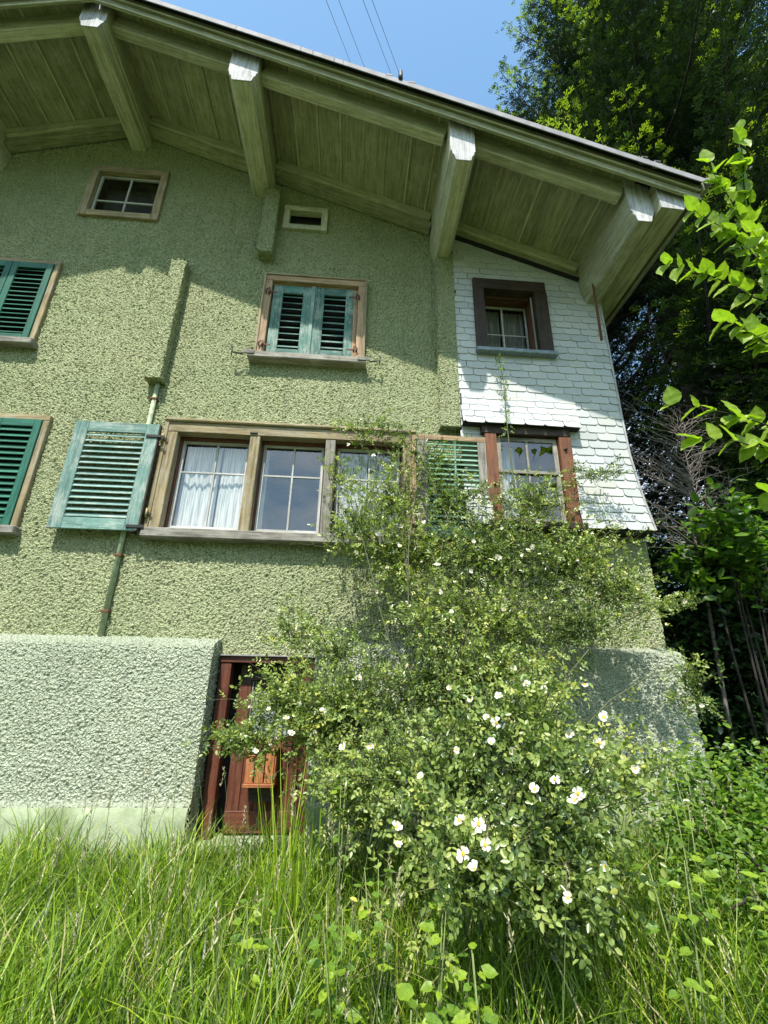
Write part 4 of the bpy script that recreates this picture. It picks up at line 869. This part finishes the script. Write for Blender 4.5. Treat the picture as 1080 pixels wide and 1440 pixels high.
# ------------------------------------------------------------------ shrubs at the right
def shrub(name, lab, cx_, cy_, cz_, rx, ry, rz, n, ls, mat, lo, hi, cat='shrub', nst=7, group=None):
    t_ = thing(name, lab, cat, (cx_, cy_, 0), group); st_ = []
    for k in range(nst):
        e = Vector((cx_, cy_, cz_))+Vector((random.uniform(-.7, .7)*rx, random.uniform(-.7, .7)*ry, random.uniform(-.2, .8)*rz)); st_.append(arc((cx_+random.uniform(-.2, .2), cy_+random.uniform(-.2, .2), -.05), e, .2, 8))
    for s_ in st_: tube('stem', s_, [.02-.015*k/7 for k in range(8)], M_BARK, t_, 5)
    cl = rand_unit(int(n/14)+1)*(rng.random((int(n/14)+1, 1))**.4)*np.array([rx, ry, rz])+np.array([cx_, cy_, cz_])
    idx = rng.integers(0, len(cl), n); pos = cl[idx]+rng.normal(0, .09, (n, 3)); pos = pos[pos[:, 2] > .05]; n = len(pos)
    a = rand_unit(n)*np.array([1, 1, .5]); sz = rng.uniform(*ls, n); tint = np.clip(rng.uniform(lo, hi, n), 0, 1)
    c_ = scatter('foliage', LEAF_V, LEAF_F, pos, a, unit(np.array([-.1, -.3, 1])+rng.normal(0, .45, (n, 3))), sz, sz*.62, sz*.5, tint, mat, t_); c_['kind'] = 'stuff'
    return t_
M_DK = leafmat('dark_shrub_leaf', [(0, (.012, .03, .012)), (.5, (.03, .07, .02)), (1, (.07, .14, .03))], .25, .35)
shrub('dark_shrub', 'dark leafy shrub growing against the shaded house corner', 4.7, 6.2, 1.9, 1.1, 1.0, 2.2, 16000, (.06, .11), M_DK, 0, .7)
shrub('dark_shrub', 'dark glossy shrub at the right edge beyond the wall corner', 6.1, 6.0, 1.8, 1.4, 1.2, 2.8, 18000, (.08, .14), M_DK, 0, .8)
shrub('elder_shrub', 'mid green large-leaved shrub beside the white shingles', 4.55, 5.0, 3.05, .55, .5, .75, 900, (.10, .17), M_BL, .0, .45)
shrub('weed_clump', 'sunlit green weeds growing at the foot of the right wall corner', 2.95, 3.6, .55, .75, .5, .5, 5000, (.03, .07), M_BL, .1, .8, 'plant')
shrub('weed_clump', 'low leafy weeds in the grass at the lower right', 2.5, 2.9, .35, .8, .5, .35, 3500, (.025, .055), M_BL, .1, .8, 'plant')
# bare dead twigs between the shingled wall and the trees
dt = thing('dead_shrub', 'tangle of bare grey dead twigs right of the white shingles', 'dead shrub', (4.5, 5.6, 0))
tw = [(arc((4.5, 5.6, 0), (4.45, 5.3, 4.0), .1, 8), [.03-.002*k for k in range(8)])]
for k in range(130):
    s_ = Vector((4.6, 5.35, 3.6+random.uniform(-.7, 1.4))); e = s_+Vector((random.uniform(-1.25, .9), random.uniform(-.3, .3), random.uniform(-.05, .55)))
    if e.x < 3.62: e.y = min(e.y, 4.9) ; 
    if e.x < 3.35: e.x = 3.35
    p = arc(s_, e, random.uniform(-.05, .12), 7); tw.append((p, [.008-.0011*q for q in range(7)]))
    for q in (3, 4, 5): tw.append((arc(p[q], p[q]+Vector((random.uniform(-.25, .2), random.uniform(-.1, .1), random.uniform(-.1, .25))), .01, 4), [.003, .0025, .002, .001]))
multi_tube('twigs', tw, plain('dead_twig', (.20, .17, .15), .9), dt, 4)['kind'] = 'stuff'
# bright backlit tree leaning in from the right
bt = thing('young_tree', 'young tree with bright yellow-green leaves leaning in from the right edge', 'tree', (4.4, 3.3, 0))
tube('trunk', arc((4.4, 3.3, -.1), (4.0, 3.15, 6.2), .1, 9, .15), [.05-.004*k for k in range(9)], M_BARK, bt, 8)
brs = [((4.1, 3.2, 5.0), (2.85, 3.0, 5.25)), ((4.2, 3.2, 5.5), (3.3, 3.0, 6.0)), ((4.2, 3.2, 3.4), (2.72, 3.15, 3.78)), ((4.2, 3.2, 3.2), (2.85, 3.15, 3.45)), ((4.15, 3.2, 5.8), (3.5, 2.9, 6.6)), ((4.1, 3.2, 4.3), (3.25, 3.0, 4.6)), ((4.15, 3.2, 4.0), (3.6, 2.8, 4.1)), ((4.1, 3.2, 6.0), (3.9, 2.8, 7.0)), ((4.2, 3.2, 5.2), (3.6, 2.8, 5.5)), ((4.2, 3.2, 2.9), (3.3, 3.1, 2.95))]
BR = [big_leaf('leaf', tv=v, k=1.15, notch=0) for v in (.85, .95, 1.0)]
for a, b in brs:
    p = arc(a, b, .08, 9); br_ = tube('branch', p, [.010-.001*k for k in range(9)], M_BARK, bt, 5); PW[br_] = PW[br_]
    for k in range(1, 9):
        for sg in (-1, 1):
            for rep in range(2 if k < 6 else 1):
                d_ = (p[k]-p[k-1]).normalized(); dr = (d_*.6+Vector((0, -.3*sg, .55*sg))+Vector(rand_unit(1)[0])*.45); q_ = p[k]+Vector(rand_unit(1)[0])*.05*rep
                place_leaf(bt, random.choice(BR), q_, dr, Vector((-.2, -.55, .8))+Vector(rand_unit(1)[0])*.35, random.uniform(.12, .19))

print('tris', sum(sum(len(p.vertices)-2 for p in m.polygons) if len(m.polygons) < 2000 else int(len(m.polygons)*(2 if len(m.polygons[0].vertices) == 4 else 1)) for m in bpy.data.meshes))
